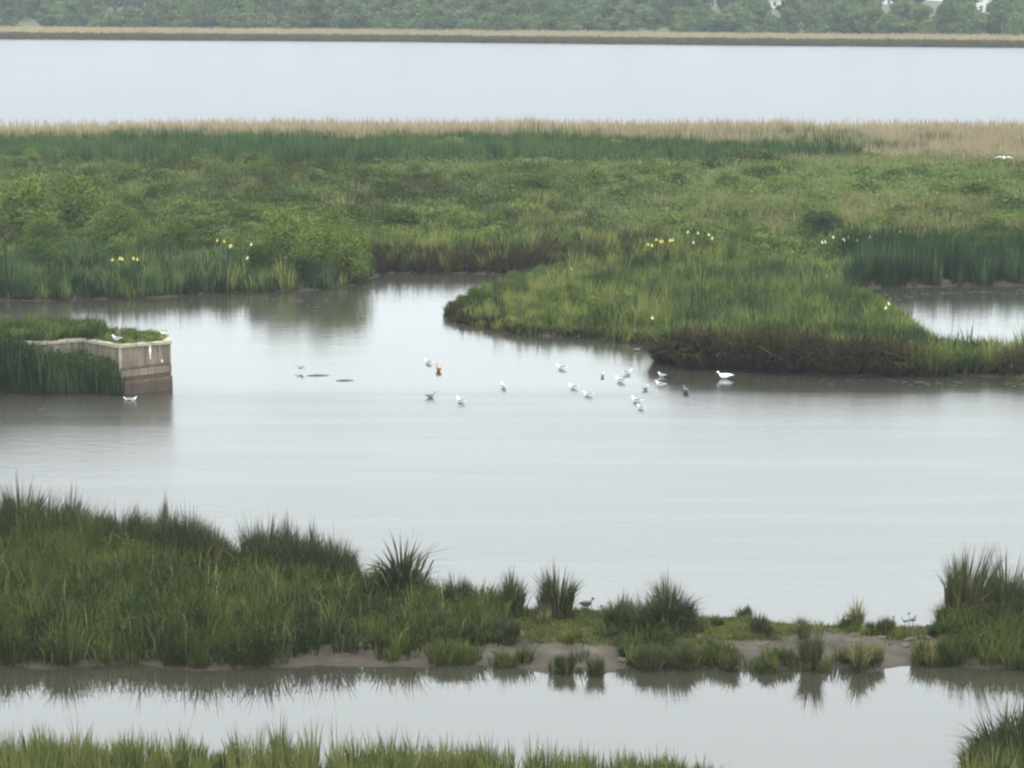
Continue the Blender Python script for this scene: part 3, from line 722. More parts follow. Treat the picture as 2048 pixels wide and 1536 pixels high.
# ------------------------------------------------------------------ rush and sedge tussocks
def tussock_mesh(name, n, r, h, spread, mat, seed, wd=.02, tint=.5, droop=.4, hmin=.5):
    g = np.random.default_rng(seed)
    a = g.uniform(0, 2*math.pi, n); q = np.sqrt(g.uniform(0, 1, n))
    P = np.stack([np.cos(a)*q*r, np.sin(a)*q*r, np.full(n, -.03)], 1)
    side = 1 + .18*np.sin(a*2 + g.uniform(0, 6)) + .12*np.sin(a*3 + g.uniform(0, 6))
    H = h*g.uniform(hmin, 1, n)**1.2*(1.0 - .22*q)*side; ln = spread*(q*1.35 + .08)*g.uniform(.4, 1.5, n)
    return plant_mesh(name, [blades(P, H, wd*g.uniform(.7, 1.3, n), ln, a + .3*g.normal(size=n), np.clip(tint + .2*g.normal(size=n), 0, 1), droop)], mat)
class Tussock:
    def __init__(s, name, n, r, h, spread, seed, mat='rush', dead='rush_dead', wd=.02, nd_=.3, dh=.75, hmin=.5):
        s.name = name; s.a = tussock_mesh('leaves', n, r, h, spread, M[mat], seed, wd, hmin=hmin)
        s.b = tussock_mesh('withered_leaves', int(n*nd_), r*1.05, h*dh, spread*1.3, M[dead], seed+1, wd)
        s.root = None
    def put(s, px, py, k, label, group=None, kz=None, cat='rush tussock', tilt=0.0, z=None, loc=None):
        x, y, _ = at(px, py)
        zz, _ = gz(np.array([x]), np.array([y]), LANDS[:4]); z = max(float(zz[0]), 0) if z is None else z
        if s.root is None:
            s.root = empty(s.name, (x, y, z)); s.ch = [obj('leaves', s.a, s.root), obj('withered_leaves', s.b, s.root)]; o = s.root
        else: o = clone(s.root, s.ch, (x, y, z), 0, (1, 1, 1))
        for key in ('label', 'category', 'group'):
            if key in o: del o[key]
        o.rotation_euler = (0, tilt, rd.uniform(0, 6.28) if not tilt else 0); o.scale = (k, k, kz or k)
        return tag(o, label, cat, group)
class Mixed:
    def __init__(s, kinds): s.k = kinds; s.i = 0
    def put(s, *a, **k): s.i += 1; return s.k[s.i % len(s.k)].put(*a, **k)
T1 = Mixed([Tussock('rush_tussock', 400 + 50*i, .20 + .04*i, 1.0, .34 + .08*i, 600+i, hmin=.6) for i in range(4)])
T2 = Tussock('rush_tussock', 300, .16, 1.1, .62, 610, wd=.026, nd_=.12, hmin=.55)
T3 = Mixed([Tussock('rush_tussock', 560 + 50*i, .25 + .05*i, 1.05, .24 + .07*i, 620+i, nd_=.35, hmin=.7) for i in range(4)])
T4 = Tussock('rush_tussock', 150, .14, 1.0, .4, 630, nd_=1.2, dh=1.1)
FEET = []
ORD = 'first second third fourth fifth sixth seventh eighth ninth tenth eleventh twelfth thirteenth fourteenth fifteenth sixteenth seventeenth eighteenth nineteenth'.split()
g1 = 'rush tussocks on the back edge of the left grass'
for i, (px, py, k) in enumerate([(10,1088,1.15),(45,1092,1.45),(95,1095,1.3),(140,1092,1.25),(195,1100,1.2),(235,1108,1.1)]):
    (T1, T3)[i % 2].put(px, py, k, 'green grassy tussock, %s from the left in the tall row behind the left grass' % ORD[i], g1, kz=k*1.4)
for i, (px, py, k) in enumerate([(285,1118,1.0),(308,1128,1.1),(332,1124,1.2),(356,1134,1.15),(380,1130,1.15),(405,1140,1.0),(430,1144,.9),(460,1155,.7)]):
    (T3, T1)[i % 2].put(px, py, k, 'brown topped rush tussock, %s from the left in the narrower clump behind the grass' % ORD[i], 'rush tussocks of the left brown topped clump', kz=k*1.6)
for i, (px, py, k) in enumerate([(508,1156,1.2),(530,1164,1.2),(552,1158,1.2),(576,1168,1.15),(600,1162,1.15),(624,1172,1.1),(648,1168,1.05),(672,1178,1.0),(700,1180,.85)]):
    (T3, T1)[(i+1) % 2].put(px, py, k, 'brown topped rush tussock, %s from the left in the clump beside the splayed one' % ORD[i], 'rush tussocks of the wide brown topped clump', kz=k*1.6)
T2.put(805, 1212, 1.75, 'tall rush tussock with long splayed leaves like a fan against the water', kz=2.1)
T1.put(760, 1205, .85, 'shorter rush tussock at the left foot of the splayed one')
for px, py, k, TT, lab in [
    (850,1222,.8,T1,'green tussock at the right foot of the splayed rush tussock'),
    (915,1245,.95,T3,'wide tussock between the splayed rushes and the pointed pair'),
    (960,1250,.8,T1,'left tussock of the pointed pair before the open turf'),
    (1024,1248,1.2,T1,'right and taller tussock of the pointed pair before the open turf'),
    (1112,1250,1.15,T3,'upright dark tussock standing alone on the turf left of the wading bird'),
    (1240,1275,.85,T3,'brownish tussock right of the wading bird'),
    (1290,1285,1.0,T1,'left tussock of the big clump in the middle of the spit'),
    (1335,1280,1.2,T3,'tallest tussock of the big clump in the middle of the spit'),
    (1370,1285,.8,T1,'right tussock of the big clump in the middle of the spit'),
    (1495,1240,.36,T3,'tiny tussock on the back edge of the turf'),
    (1712,1258,.7,T4,'pale tipped tussock on the back edge of the bare mud'),
    (1900,1265,.8,T1,'short tussock at the left foot of the tallest right rushes'),
    (1622,1338,.95,T1,'larger of the two tussocks standing in the water by the bare mud'),
    (1718,1342,.75,T4,'smaller of the two tussocks standing in the water by the bare mud'),
    (1530,1345,.3,T3,'low brown cushion of rush at the water edge, left of the two tussocks'),
    (1462,1342,.5,T2,'thin dark tuft with a single tall stem at the water edge'),
    (1130,1345,.5,T3,'left of two low tufts at the water edge below the turf'),
    (1192,1350,.55,T1,'right of two low tufts at the water edge below the turf'),
    (1015,1300,.75,T1,'rounded tussock on the mud below the pointed pair'),
    (1300,1338,.6,T3,'short tussock at the water edge under the big middle clump'),
    (1370,1335,.7,T1,'light green tuft at the water edge under the big middle clump'),
    (1860,1332,.55,T4,'small rusty tuft at the water edge left of the tallest right rushes')]:
    TT.put(px, py, k, lab, kz=k*1.3); FEET.append((px, py, k))
T3.put(1925, 1255, 1.75, 'tallest dark rush tussock leaning right near the right edge', kz=2.4, tilt=.14)
T3.put(1958, 1268, 1.1, 'rush tussock squeezed between the two tallest at the right edge', kz=1.0)
T1.put(2012, 1255, 1.9, 'upright tall rush tussock at the right edge beside the leaning one', kz=2.25)
T1.put(2050, 1268, 1.5, 'rush tussock cut by the right edge above the spit')
T1.put(2005, 1545, 1.6, 'tall grassy tussock in the bottom right corner', kz=1.75)
T1.put(2045, 1550, 1.6, 'tall grassy tussock cut by the right edge in the bottom corner', kz=1.9)
T3.put(1965, 1560, 1.0, 'lower tussock left of the tall one in the bottom right corner')

NF = 16
fa = rng.uniform(0, 6.28, NF*len(FEET)); fr = np.sqrt(rng.uniform(0, 1, len(fa)))
fc = np.array([at(a, b)[:2] for a, b, c in FEET]); fk = np.array([c for a, b, c in FEET])
fx = np.repeat(fc[:, 0], NF) + np.cos(fa)*fr*np.repeat(.18 + .36*fk, NF); fy = np.repeat(fc[:, 1], NF) + np.sin(fa)*fr*np.repeat(.14 + .25*fk, NF)
pf = np.repeat(np.stack([fx, fy], 1), 12, 0) + .05*rng.normal(size=(len(fx)*12, 2))
zf, sf = gz(pf[:, 0], pf[:, 1], [spit, near_bank]); kf = sf > -.12; pf, zf = pf[kf], zf[kf]; m_ = len(pf)
stuff('tussock_grass', [blades(np.stack([pf[:, 0], pf[:, 1], np.maximum(zf, 0)-.02], 1), rng.uniform(.08, .42, m_)*(1 + .5*wav(pf[:, 0], pf[:, 1], .4, 2)), rng.uniform(.016, .026, m_), rng.uniform(.1, .6, m_), rng.uniform(0, 6.28, m_), np.clip(.45 + .3*rng.normal(size=m_), 0, 1))],
      M['mass'], 'short grass growing round the feet of the rush tussocks', 'grass')
def margin(x, y):
    px, py = px_of(x, y); s = sdf(x, y, spit)
    return (px > 760) & (px < 1930) & (s < .55) & (py > 1290) & (wav(x, y, .45, 8) > np.where((px > 1210) & (px < 1400), .1, .42))
stuff('waterline_grass', [clumps(spit, 620, 14, .14, .40, .8, .022, .4, [spit], inside=margin, inset=-.0, tint0=.45, tvar=.4)],
      M['mass'], 'broken fringe of grass along the front waterline of the near spit', 'grass')
for i in range(30):
    px = rd.uniform(850, 1900)
    if 1145 < px < 1225: px += 90
    py = np.interp(px, [850, 1050, 1400, 1900], [1225, 1245, 1260, 1275]) + rd.random()*(1338 - 1255)*.85
    T = (T1, T3, T1, T4)[i % 4]; k = rd.uniform(.28, .7)
    T.put(px, min(py, 1340), k, 'small ragged rush tuft scattered over the turf and mud of the near spit', 'small rush tufts on the near spit', kz=k*rd.uniform(.9, 1.5))
# withered stems standing in the grass
for nm, pol, nn, ins, hf, lab in [('withered_stems', spit, 1100, spit_dense, spit_h, 'thin withered stems standing in the grass of the near spit'),
                             ('withered_bank_stems', near_bank, 420, (lambda x, y: y > 48), near_h, 'thin withered stems standing in the nearest grass')]:
    pw = scatter(pol, nn, inset=.1, inside=ins); zw, _ = gz(pw[:, 0], pw[:, 1], [pol]); mw = len(pw)
    stuff(nm, [blades(np.stack([pw[:, 0], pw[:, 1], zw], 1), hf(pw[:, 0], pw[:, 1])*rng.uniform(.7, 1.45, mw), np.full(mw, .018), rng.uniform(.05, .6, mw), rng.uniform(0, 6.28, mw), rng.uniform(0, 1, mw))],
          M['rush_dead'], lab, 'withered stems')
# greater tussock sedge along the peninsula's front
S1 = [Tussock('sedge_tussock', 340, .38, 1.05, .55, 700+i, 'brown_sedge', 'brown_sedge', .05, 1.0, .9, .35) for i in range(2)]
S2 = [Tussock('green_sedge_tussock', 320, .34, 1.1, .5, 720+i, 'sedge', 'brown_sedge', .04, .5, .55, .5) for i in range(2)]
for i in range(19):
    px = 1345 + i*27 + rd.uniform(-7, 7)
    py = np.interp(px, [1330, 1400, 1500, 1600, 1720, 1800, 1900], [722, 733, 739, 744, 748, 747, 747])
    if px < 1815:
        S1[i % 2].put(px, py - rd.uniform(0, 5), rd.uniform(1.6, 2.05), 'dark brown withered sedge tussock, %s from the left along the peninsula front' % ORD[i], 'dark brown sedge tussocks', cat='sedge tussock')
for i in range(14):
    px = 1345 + i*36 + rd.uniform(-9, 9); py = 722 if px < 1400 else 730
    S2[i % 2].put(px, py - 24, rd.uniform(1.3, 1.6), 'green topped sedge tussock, %s from the left behind the dark brown ones' % ORD[i], 'green sedge tussocks behind the brown ones', cat='sedge tussock')
for i in range(11):
    px = 1810 + i*27 + rd.uniform(-6, 6)
    if 1985 < px < 2008: continue
    (S1 if px > 2000 else S2)[i % 2].put(px, 750 + rd.uniform(-4, 3), rd.uniform(1.15, 1.7), '%s sedge tussock, %%s from the left in the row below the right pool' % ('dark brown' if px > 2000 else 'green') % ORD[i], 'green sedge tussocks below the right pool', cat='sedge tussock')

# ------------------------------------------------------------------ irises
def iris_thing(px, py, hgt, nfl, mat, label, group, seed):
    """py: photo row of the flower heads"""
    x, y, _ = at(px, py, hgt); g = random.Random(seed)
    o = empty('iris_plant', (x, y, .15)); tag(o, label, 'iris', group)
    obj('leaves', tussock_mesh('leaves', 26, .12, hgt*.85, .25, M['blue_reed'], seed, .05), o)
    for i in range(nfl):
        fx, fy, fz = g.uniform(-.22, .22), g.uniform(-.2, .2), hgt - .15 + g.uniform(-.12, .1)
        st = MB().tube([(fx*.3, fy*.3, 0), (fx*.7, fy*.7, fz*.6), (fx, fy, fz)], [.012, .01, .008], 4).build('stem', M['herb'], o)
        f = MB()
        for k in range(3):                               # falls
            a = k*2.094 + g.random(); c, s = math.cos(a), math.sin(a)
            f.add([(fx, fy, fz), (fx+c*.06-s*.035, fy+s*.06+c*.035, fz+.035), (fx+c*.12, fy+s*.12, fz-.05), (fx+c*.06+s*.035, fy+s*.06-c*.035, fz+.035)], [(0, 1, 2, 3)])
        for k in range(3):                               # standards
            a = k*2.094 + 1 + g.random(); c, s = math.cos(a), math.sin(a)
            f.add([(fx, fy, fz), (fx+c*.03-s*.03, fy+s*.03+c*.03, fz+.07), (fx+c*.03, fy+s*.03, fz+.13), (fx+c*.03+s*.03, fy+s*.03-c*.03, fz+.07)], [(0, 1, 2, 3)])
        f.build('flower', mat, st)
gi = 'yellow irises'
I, IP = M['iris'], M['irisp']
for j, (px, py, h, n, mt, lab) in enumerate([
    (218,522,1.9,1,I,'single yellow iris, leftmost of three in the left reeds'),
    (242,518,1.95,2,I,'yellow iris with two flowers in the middle of the left reeds trio'),
    (266,519,1.9,2,I,'rightmost yellow iris of the three in the left reeds'),
    (442,480,1.7,2,I,'upper yellow iris left of the dark waterside shrub'),
    (455,492,1.7,3,I,'lower yellow iris left of the dark waterside shrub'),
    (500,490,2.3,1,IP,'pale iris flower standing above the dark waterside shrub'),
    (503,520,1.6,1,IP,'pale iris flower low in the dark waterside shrub'),
    (1300,488,1.5,3,I,'leftmost yellow iris of the peninsula group'),
    (1318,482,1.5,3,I,'second yellow iris of the peninsula group from the left'),
    (1345,484,1.5,3,I,'deep yellow iris in the middle of the peninsula group'),
    (1374,466,1.6,1,IP,'highest pale iris of the peninsula group'),
    (1388,490,1.6,1,IP,'pale iris low in the peninsula group'),
    (1396,466,1.6,1,IP,'pale iris right beside the highest one of the peninsula group'),
    (1424,472,1.6,1,IP,'thin pale iris second from the right of the peninsula group'),
    (1432,480,1.6,1,IP,'rightmost pale iris of the peninsula group'),
    (1650,486,1.5,2,IP,'leftmost pale iris above the right pool'),
    (1664,480,1.5,1,IP,'thin pale iris second from the left above the right pool'),
    (1680,482,1.5,1,IP,'pale iris third from the left above the right pool'),
    (1691,478,1.5,2,IP,'bright pale iris in the middle of the row above the right pool'),
    (1712,480,1.5,1,IP,'faint pale iris right of the bright one above the right pool'),
    (1734,476,1.5,2,IP,'pale iris with two flowers above the right pool'),
    (1763,470,1.5,1,IP,'pale iris second from the right above the right pool'),
    (1808,470,1.5,1,IP,'rightmost pale iris above the right pool'),
    (1137,537,1.2,1,IP,'single pale iris on the crest of the peninsula near the inlet'),
    (1303,632,1.1,1,IP,'single pale iris near the waterside front of the peninsula'),
    (1642,556,1.2,1,IP,'single pale iris deep in the blue green reeds'),
    (1775,612,1.7,2,IP,'tall cream iris at the left end of the right pool')]):
    iris_thing(px, py, h, n, mt, lab, gi, 900+j)

# ------------------------------------------------------------------ concrete platform with plants
Z = 1.98
top = [at(x, y, Z)[:2] for x, y in [(-700, 676), (-60, 676), (70, 685), (165, 677), (237, 690)]]
ca, cb = at(237, 690, Z)[:2], at(341, 682, Z)[:2]
back = [at(x, y, Z)[:2] for x, y in [(333, 664), (200, 655), (-60, 650), (-700, 650)]]
pier = empty('concrete_pier', (cb[0]-1, cb[1], 0)); tag(pier, 'old brown concrete bastion with pale coping and streaked end wall beside the left edge', 'concrete pier')
pl = np.array(pier.location)
loc = lambda p: (p[0]-pl[0], p[1]-pl[1])
outline = [loc(p) for p in top] + [loc(cb)] + [loc(p) for p in back]
w_ = MB().prism(outline, -.8, Z-.12).build('wall', M['concrete'], pier)
def seg_box(a, b, z0, z1, out_, inn, ext=0.0, slope=0.0):
    a = np.array(a); b = np.array(b); d = (b-a)/np.linalg.norm(b-a); n = np.array([d[1], -d[0]])
    a2, b2 = a - d*ext, b + d*ext
    q = [a2+n*out_, b2+n*out_, b2-n*inn, a2-n*inn]
    v = [(*p, z0 + (slope if i in (1, 2) else 0)) for i, p in enumerate(q)] + [(*p, z1 + (slope if i in (1, 2) else 0)) for i, p in enumerate(q)]
    return MB().add(v, [(0,3,2,1),(4,5,6,7),(0,1,5,4),(1,2,6,5),(2,3,7,6),(3,0,4,7)])
# coping stones
for i in range(len(outline)):
    a, b = np.array(outline[i]), np.array(outline[(i+1) % len(outline)])
    ln = np.linalg.norm(b-a); m = max(1, int(ln/.62))
    if i > 5: continue
    for k in range(m):
        p, q = a + (b-a)*(k+.02)/m, a + (b-a)*(k+.97)/m
        dz = rd.uniform(-.012, .018)
        seg_box(p, q, Z-.118, Z+dz, .05, .28, 0).build('coping_stone', M['coping'], pier)
A_, B_ = loc(ca), loc(cb)
seg_box(A_, B_, .98, 1.05, .07, .02, -.03, .10).build('ledge', M['dark_ledge'], pier)
seg_box(A_, B_, .66, .95, .10, .02, -.02, .09).build('lower_course', M['concrete'], pier)
seg_box(A_, B_, .55, .63, .05, .02, -.03, .08).build('ledge', M['dark_ledge'], pier)
seg_box(A_, B_, -.5, .52, .13, .02, 0, .06).build('footing', M['concrete'], pier)
dd = (np.array(B_)-np.array(A_)); dl = np.linalg.norm(dd); dd /= dl
seg_box(A_, np.array(A_)+dd*.10, .95, Z-.13, .045, .02).build('corner_strip', M['coping'], pier)
# streak of bird droppings
def streak(u, z0, z1, wd_, out_=.05):
    c = np.array(A_) + dd*dl*u; n = np.array([dd[1], -dd[0]])*out_
    g = random.Random(int(u*100)); v = []; f = []; K = 7
    for i in range(K+1):
        t = i/K; hw = wd_*(.35 + .65*math.sin(math.pi*min(1, t*1.15+.1)))*g.uniform(.7, 1.1); cz = z1 + (z0-z1)*t
        for s in (-1, 1): v.append((c[0]+n[0]+s*hw*dd[0], c[1]+n[1]+s*hw*dd[1], cz))
        for s in (1, -1): v.append((c[0]+n[0]*.2+s*hw*dd[0], c[1]+n[1]*.2+s*hw*dd[1], cz))
    for i in range(K):
        for k in range(4): f.append((i*4+k, i*4+(k+1) % 4, i*4+4+(k+1) % 4, i*4+4+k))
    f += [(0, 1, 2, 3), (K*4+3, K*4+2, K*4+1, K*4)]
    MB().add(v, f).build('dropping_streak', M['dropping'], pier)
streak(.60, 1.32, 1.92, .045, .012); streak(.83, 1.12, 1.25, .03, .012)
soil = []
o_in = np.array(outline); cen = o_in.mean(0)
MB().prism([tuple(cen + (p-cen)*np.array([.985, .86])) for p in o_in], Z-.119, Z-.03).build('soil', M['stone'], pier)
# plants on top: shrubs and herbs
plat_top = np.array(top + [cb] + back)
def plat_clumps(n, per, r, h, wd, lean, tint, inside, tv=.3):
    C = scatter(plat_top, n, .26, .12, inside); m = len(C)*per
    C2 = np.repeat(C, per, 0); a = rng.uniform(0, 6.28, m); rr = np.sqrt(rng.uniform(0, 1, m))*r
    ch = np.repeat(h*rng.uniform(.6, 1.2, len(C)), per)*rng.uniform(.5, 1, m)
    P = np.stack([C2[:, 0]+np.cos(a)*rr, C2[:, 1]+np.sin(a)*rr, np.full(m, Z-.06)], 1)
    T = np.clip(tint + np.repeat(tv*rng.normal(size=len(C)), per) + .1*rng.normal(size=m), 0, 1)
    return blades(P, ch, wd*rng.uniform(.7, 1.3, m), lean*(.3+rr/r), a, T)
stuff('platform_grass', [plat_clumps(620, 24, .18, .75, .03, .4, .5, lambda x, y: x < at(205, 670, Z)[0]),
                         plat_clumps(110, 20, .12, .30, .03, .5, .8, lambda x, y: x >= at(205, 670, Z)[0])],
      M['sedge'], 'green grass growing on top of the concrete bastion', 'grass')
ledge = atv([(-700,793),(0,790),(90,790),(180,790),(238,793),(238,780),(150,768),(60,776),(-700,785)])
fp = atv([(-700,793),(0,790),(90,790),(180,790),(240,792),(236,786),(165,777),(70,784),(0,779),(-60,776),(-700,776)])
def fh(x, y):
    px, _ = px_of(x, y); return np.interp(px, [-300, 0, 60, 120, 200, 230, 245], [2.6, 2.45, 2.05, 1.45, 1.45, 1.5, 1.1])*(1 + .1*wav(x, y, .5, 2))
stuff('waterside_herbs', [clumps(fp, 900, 20, .22, 1.0, .18, .05, .16, [plat], inset=.0, hfun=fh, tint0=.45, tvar=.3)],
      M['blue_reed'], 'tall leafy green plants growing against the foot of the concrete wall', 'plants')
def leafcloud(poly, n, hf, size, lands, inset=.0):
    p = scatter(poly, n, .26, inset); z, _ = gz(p[:, 0], p[:, 1], lands)
    h = hf(p[:, 0], p[:, 1])*rng.uniform(.12, .98, len(p))
    N = rng.normal(size=(len(p), 3))*.6; N[:, 2] += .6; N[:, 1] -= .6
    return leaves(np.stack([p[:, 0], p[:, 1], z + h], 1), N, rng.uniform(.6, 1.3, len(p))*size, np.clip(.5 + .3*wav(p[:, 0], p[:, 1], .5, 1) + .2*rng.normal(size=len(p)), 0, 1), np.clip(h/1.8, .1, 1))
stuff('waterside_leaves', [leafcloud(fp, 11000, fh, .07, [plat])], M['herb'], 'broad dark leaves at the foot of the concrete wall', 'plants')
x0_, y0_, _ = at(120, 668, Z)
Kind('platform_shrub', crown(1800, .05, .8, .6, .6, 0, 12, 570, 'bush', .9), M['herb'], stem_mesh('stem', .45, .03, 98)).put(x0_, y0_, Z-.08, .3, 1.0, 'small dark shrub on top of the concrete bastion behind the coping', 'bush')
x0_, y0_, _ = at(255, 676, Z)
yk = Kind('platform_herb', crown(1500, .04, .55, .35, .38, 0, 12, 571, 'bush', .9), M['sallow'], stem_mesh('stem', .3, .02, 97))
yk.put(x0_, y0_+.4, Z-.08, 0, 1.0, 'bright yellow green herb cushion on the bastion top, the left one', 'herb')
x0_, y0_, _ = at(300, 675, Z)
yk.put(x0_, y0_+.3, Z-.08, 1, .8, 'bright yellow green herb cushion at the right end of the bastion top', 'herb')

# ------------------------------------------------------------------ birds (x is forward)
def bird(name, px, py, hd, k, cols, label, cat='bird', group=None, pose='swim', z=0.0, bill='beak'):
    """cols: body, wing, head"""
    x, y, _ = at(px, py, z)
    if pose == 'stand' and z < 1: z = float(gz(np.array([x]), np.array([y]), [spit])[0][0]) + .01; x, y, _ = at(px, py, z)
    o = empty(name, (x, y, z), hd); o.scale = (k, k, k); tag(o, label, cat, group)
    up = {'swim': 0.0, 'stand': .16, 'fly': 0.0}[pose]
    b = MB().loft([(-.205,0,.095+up,.006,.006),(-.17,0,.09+up,.025,.018),(-.11,0,.075+up,.05,.045),(-.04,0,.065+up,.066,.062),(.04,0,.068+up,.066,.066),
                   (.10,0,.085+up,.05,.056),(.128,0,.118+up,.032,.036),(.138,0,.15+up,.027,.028),(.15,0,.176+up,.032,.032),(.172,0,.180+up,.030,.029),(.195,0,.175+up,.014,.014)], 12)
    body = b.build('body', M[cols[0]], o, True)
    MB().loft([(.192,0,.174+up,.010,.009),(.215,0,.168+up,.008,.007),(.24,0,.160+up,.002,.002)], 6).build('bill', M[bill], o, True)
    MB().add([(-.16,-.025,.10+up),(-.16,.025,.10+up),(-.27,.03,.105+up),(-.27,-.03,.105+up),(-.16,-.025,.088+up),(-.16,.025,.088+up),(-.27,.03,.098+up),(-.27,-.03,.098+up)],
             [(0,1,2,3),(7,6,5,4),(0,4,5,1),(1,5,6,2),(2,6,7,3),(3,7,4,0)]).build('tail', M[cols[0] if cols[0] != 'orange' else 'black'], o)
    if cols[2] != cols[0]:
        MB().loft([(.136,0,.163+up,.026,.02),(.15,0,.178+up,.0335,.0335),(.172,0,.182+up,.0315,.0305),(.194,0,.176+up,.0155,.0155)], 10).build('head', M[cols[2]], o, True)
    for s in (-1, 1):
        if pose == 'fly':
            wv = [(.07,s*.05,.09),(-.06,s*.05,.09),(.10,s*.28,.17),(-.04,s*.28,.16),(.03,s*.52,.12),(-.04,s*.50,.12),(-.06,s*.66,.07)]
            wv2 = [(a, q, c-.015) for a, q, c in wv]
            MB().add(wv + wv2, [(0,1,3,2),(2,3,5,4),(4,5,6),(7,9,10,8),(9,11,12,10),(11,13,12),(0,2,9,7),(2,4,11,9),(4,6,13,11),(6,5,12,13),(5,3,10,12),(3,1,8,10)]).build('wing', M[cols[1]], o)
        elif pose == 'flap':
            pass
        else:
            MB().loft([(.07,s*.052,.10+up,.012,.02),(.02,s*.058,.098+up,.018,.036),(-.06,s*.05,.10+up,.020,.038),(-.14,s*.03,.108+up,.014,.024),(-.22,s*.012,.118+up,.005,.008)], 8).build('wing', M[cols[1]], o, True)
    for s in (-1, 1):
        if pose == 'stand':
            MB().tube([(-.01,s*.025,.12),(.005,s*.025,.06),(0,s*.025,0)], [.009,.007,.007], 5).build('leg', M[bill], o)
    return o
G = ('white', 'grey', 'white')
gg = 'gulls swimming on the pond'
for px, py, hd, k, lab in [
    (856,727,2.6,1.0,'white gull swimming left of the rusty orange duck'),
    (921,805,2.4,1.1,'white gull swimming in front of the group, right of the grey young gull'),
    (1007,776,1.9,1.1,'lone white gull swimming between the left and right groups'),
    (1122,738,2.7,1.1,'white gull at the back left of the right group'),
    (1146,777,2.9,1.0,'white gull beside the lower right one at the left of the right group'),
    (1175,792,2.8,1.0,'white gull closest below the pair at the left of the right group'),
    (1240,764,2.6,1.15,'left gull of the touching pair in the middle of the right group'),
    (1256,748,.4,1.1,'right gull of the touching pair in the middle of the right group'),
    (1323,753,2.5,.9,'upper gull of the pair next to the dark duck'),
    (1320,772,2.7,1.1,'lower gull of the pair next to the dark duck'),
    (1272,804,2.6,1.1,'upper gull of the pair nearest the viewer'),
    (1281,818,2.2,.9,'lower gull of the pair nearest the viewer')]:
    bird('gull', px, py, hd + rd.uniform(-.2, .2), k, G, lab, 'gull', gg)
GY_ = ('grey', 'dgrey', 'grey')
bird('gull', 861, 795, .5, 1.1, GY_, 'grey young gull swimming at the lower left of the group', 'gull', gg, bill='black')
bird('gull', 1205, 754, 1.2, .85, ('grey', 'grey', 'white'), 'faint grey gull swimming left of the touching pair', 'gull', gg, bill='black')
bird('gull', 1291, 780, .8, .9, ('grey', 'grey', 'white'), 'small pale grey gull between the touching pair and the dark duck', 'gull', gg, bill='black')
bird('duck', 877, 742, 1.9, 1.35, ('orange', 'orange', 'dgrey'), 'rusty orange duck swimming beside a white gull', 'duck', bill='black')
bird('duck', 1371, 786, 1.8, 1.45, ('brownf', 'brownf', 'black'), 'dark brown duck swimming right of the gulls', 'duck', bill='black')
bird('moorhen', 1275, 702, .3, .8, ('dgrey', 'dgrey', 'black'), 'small dark bird swimming near the peninsula, the left one of two', 'moorhen')
bird('moorhen', 1309, 712, .2, 1.0, ('black', 'black', 'black'), 'small black bird swimming near the peninsula, the right one of two', 'moorhen')
bird('moorhen', 1157, 677, 1.6, .8, ('black', 'black', 'black'), 'small black bird at the very edge of the peninsula', 'moorhen')
bird('white_duck', 1448, 757, math.pi - .1, 1.5, ('white', 'white', 'white'), 'large white duck swimming before the dark brown sedge', 'duck')
bird('gull', 233, 688, 2.7, 1.0, G, 'white gull standing on the coping of the concrete bastion', 'gull', z=Z+.02, pose='stand')
bird('gull', 326, 673, 2.9, .6, ('white', 'white', 'white'), 'small white bird standing at the back corner of the bastion', 'gull', z=Z+.02, pose='stand')
bird('gull', 266, 801, .3, .8, G, 'white gull swimming close under the end wall of the bastion', 'gull')
bird('gull', 253, 800, 2.9, .6, G, 'smaller white gull behind the one under the end wall', 'gull')
bird('sandpiper', 1174, 1226, .5, 1.1, ('brownf', 'black', 'black'), 'dark wading bird standing on the back edge of the near spit', 'wading bird', z=.06, pose='stand', bill='black')
bird('sandpiper', 1826, 1252, .9, .75, ('brownf', 'dgrey', 'dgrey'), 'brown wading bird on the bare mud near the right rushes', 'wading bird', z=.1, pose='stand', bill='black')
bird('sandpiper', 1810, 1252, 2.5, .6, ('grey', 'dgrey', 'dgrey'), 'smaller pale fronted wading bird left of the brown one on the mud', 'wading bird', z=.1, pose='stand', bill='black')
bird('egret', 2008, 318, 1.3, 1.0, ('white', 'white', 'white'), 'white egret flying low over the marsh at the right edge', 'egret', z=3.0, pose='fly', bill='iris')
bird('swan', 785, 83, 3.0, 3.2, ('white', 'white', 'white'), 'white swan on the water at the far lake shore', 'swan')
bird('tern', 601, 738, .6, .75, ('grey', 'dgrey', 'dgrey'), 'small grey bird with spread wings just above the pond left of the gulls', 'tern', z=.12, pose='fly', bill='black')
# floating stems
for px, py, ln, lab in [(690, 761, .72, 'dark broken reed stems floating left of the gulls, the right and darker piece'), (636, 751, .9, 'pale broken reed stem floating next to the small grey bird')]:
    x, y, _ = at(px, py); e = empty('floating_stem', (x, y, .01), .05); tag(e, lab, 'reed stem')
    for i in range(3):
        MB().tube([(-ln/2+i*.08, i*.05-.05, 0), (0, i*.04-.03, .02), (ln/2-i*.1, .03*i, .01)], [.014, .018, .01], 6).build('stem', M['brownf'], e)
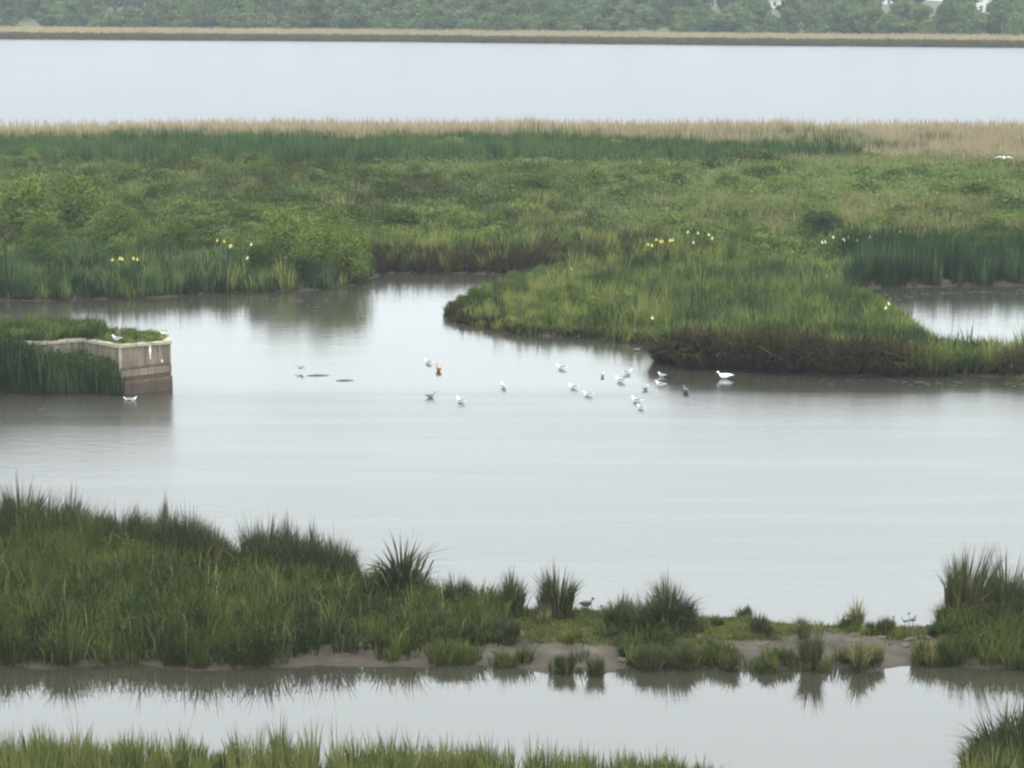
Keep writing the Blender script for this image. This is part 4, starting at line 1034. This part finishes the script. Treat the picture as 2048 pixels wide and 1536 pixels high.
# two dry stalks on the spit
for px, py, h, lab in [(1203, 1229, .30, 'thin dry stalk on the spit right of the wading bird'), (1788, 1256, .38, 'thin dry stalk on the bare mud left of the two wading birds'), (1818, 1258, .5, 'bent dry seed head on the mud by the brown wading bird')]:
    x, y, _ = at(px, py, .2); e = empty('dry_stalk', (x, y, float(gz(np.array([x]), np.array([y]), [spit])[0][0]))); tag(e, lab, 'dry stalk')
    MB().tube([(0, 0, 0), (.01, 0, h*.6), (-.02, 0, h)], [.008, .007, .005], 5).build('stem', M['bark'], e)
    MB().loft([(-.05, 0, h*.95, .006, .006), (-.02, 0, h, .02, .03), (.02, 0, h*1.04, .006, .008)], 6).build('seed_head', M['bark'], e)

# stones and clods on the mud
sm = []
for i in range(3):
    g = random.Random(i); m = MB(); K = 8
    m.loft([(-.5,0,.0,.12,.05),(-.3,0,.03,.3*g.uniform(.8,1.1),.14),(0,.03,.05,.38*g.uniform(.8,1.1),.19),(.28,0,.03,.3,.15),(.5,0,0,.1,.05)], K); sm.append(m.mesh('clod', M['stone'], False))
cp = scatter(spit, 60, inside=lambda x, y: pxin(580, 1900, 1290, 1345)(x, y)); cz, _ = gz(cp[:, 0], cp[:, 1], [spit])
for i, ((x, y), z) in enumerate(zip(cp, cz)):
    o = obj('mud_clod', sm[i % 3], None, (x, y, max(float(z), 0))); o.rotation_euler = (0, 0, rd.uniform(0, 3)); k = rd.uniform(.12, .4); o.scale = (k, k*.8, k*.7)
    tag(o, 'flat grey brown clod of dried mud on the shore of the near spit', 'clod', 'mud clods on the near spit')
# floating weed
def weedbits(poly, n):
    p = scatter(poly, n, .26); m = MB()
    for x, y in p:
        r = rd.uniform(.03, .11); s = rd.uniform(0, 6.28)
        m.add([(x+r*rd.uniform(.6, 1.2)*math.cos(s+k*1.05)*1.6, y+r*rd.uniform(.6, 1.2)*math.sin(s+k*1.05), .006) for k in range(6)], [tuple(range(6))])
    return m
wm = weedbits(atv([(510,590),(730,580),(735,610),(650,625),(520,615)]), 40)
b2 = weedbits(atv([(1640,757),(2048,766),(2048,778),(1900,776),(1640,770)]), 45); wm.add(b2.v, b2.f)
b3 = weedbits(atv([(1700,592),(2048,578),(2048,590),(1850,592),(1800,600)]), 50); wm.add(b3.v, b3.f)
b4 = weedbits(atv([(-20,800),(90,800),(120,830),(-20,835)]), 8); wm.add(b4.v, b4.f)
tag(wm.build('floating_weed', M['weed']), 'brown floating weed and leaves in patches on the pond', 'water weed', kind='stuff')

# ------------------------------------------------------------------ haze
hz_ = MB().box(-2300, 2300, -60, 2650, -1.8, 34).mesh('haze', bpy.data.materials.new('haze_air'))
hm = hz_.materials[0]; hm.use_nodes = True; t = hm.node_tree; t.nodes.clear()
pv = nd(t, 'ShaderNodeVolumePrincipled'); pv.inputs['Color'].default_value = (.86, .92, 1, 1); pv.inputs['Density'].default_value = .00021
om = nd(t, 'ShaderNodeOutputMaterial'); t.links.new(pv.outputs[0], om.inputs['Volume'])
tag(obj('haze', hz_), kind='stuff')
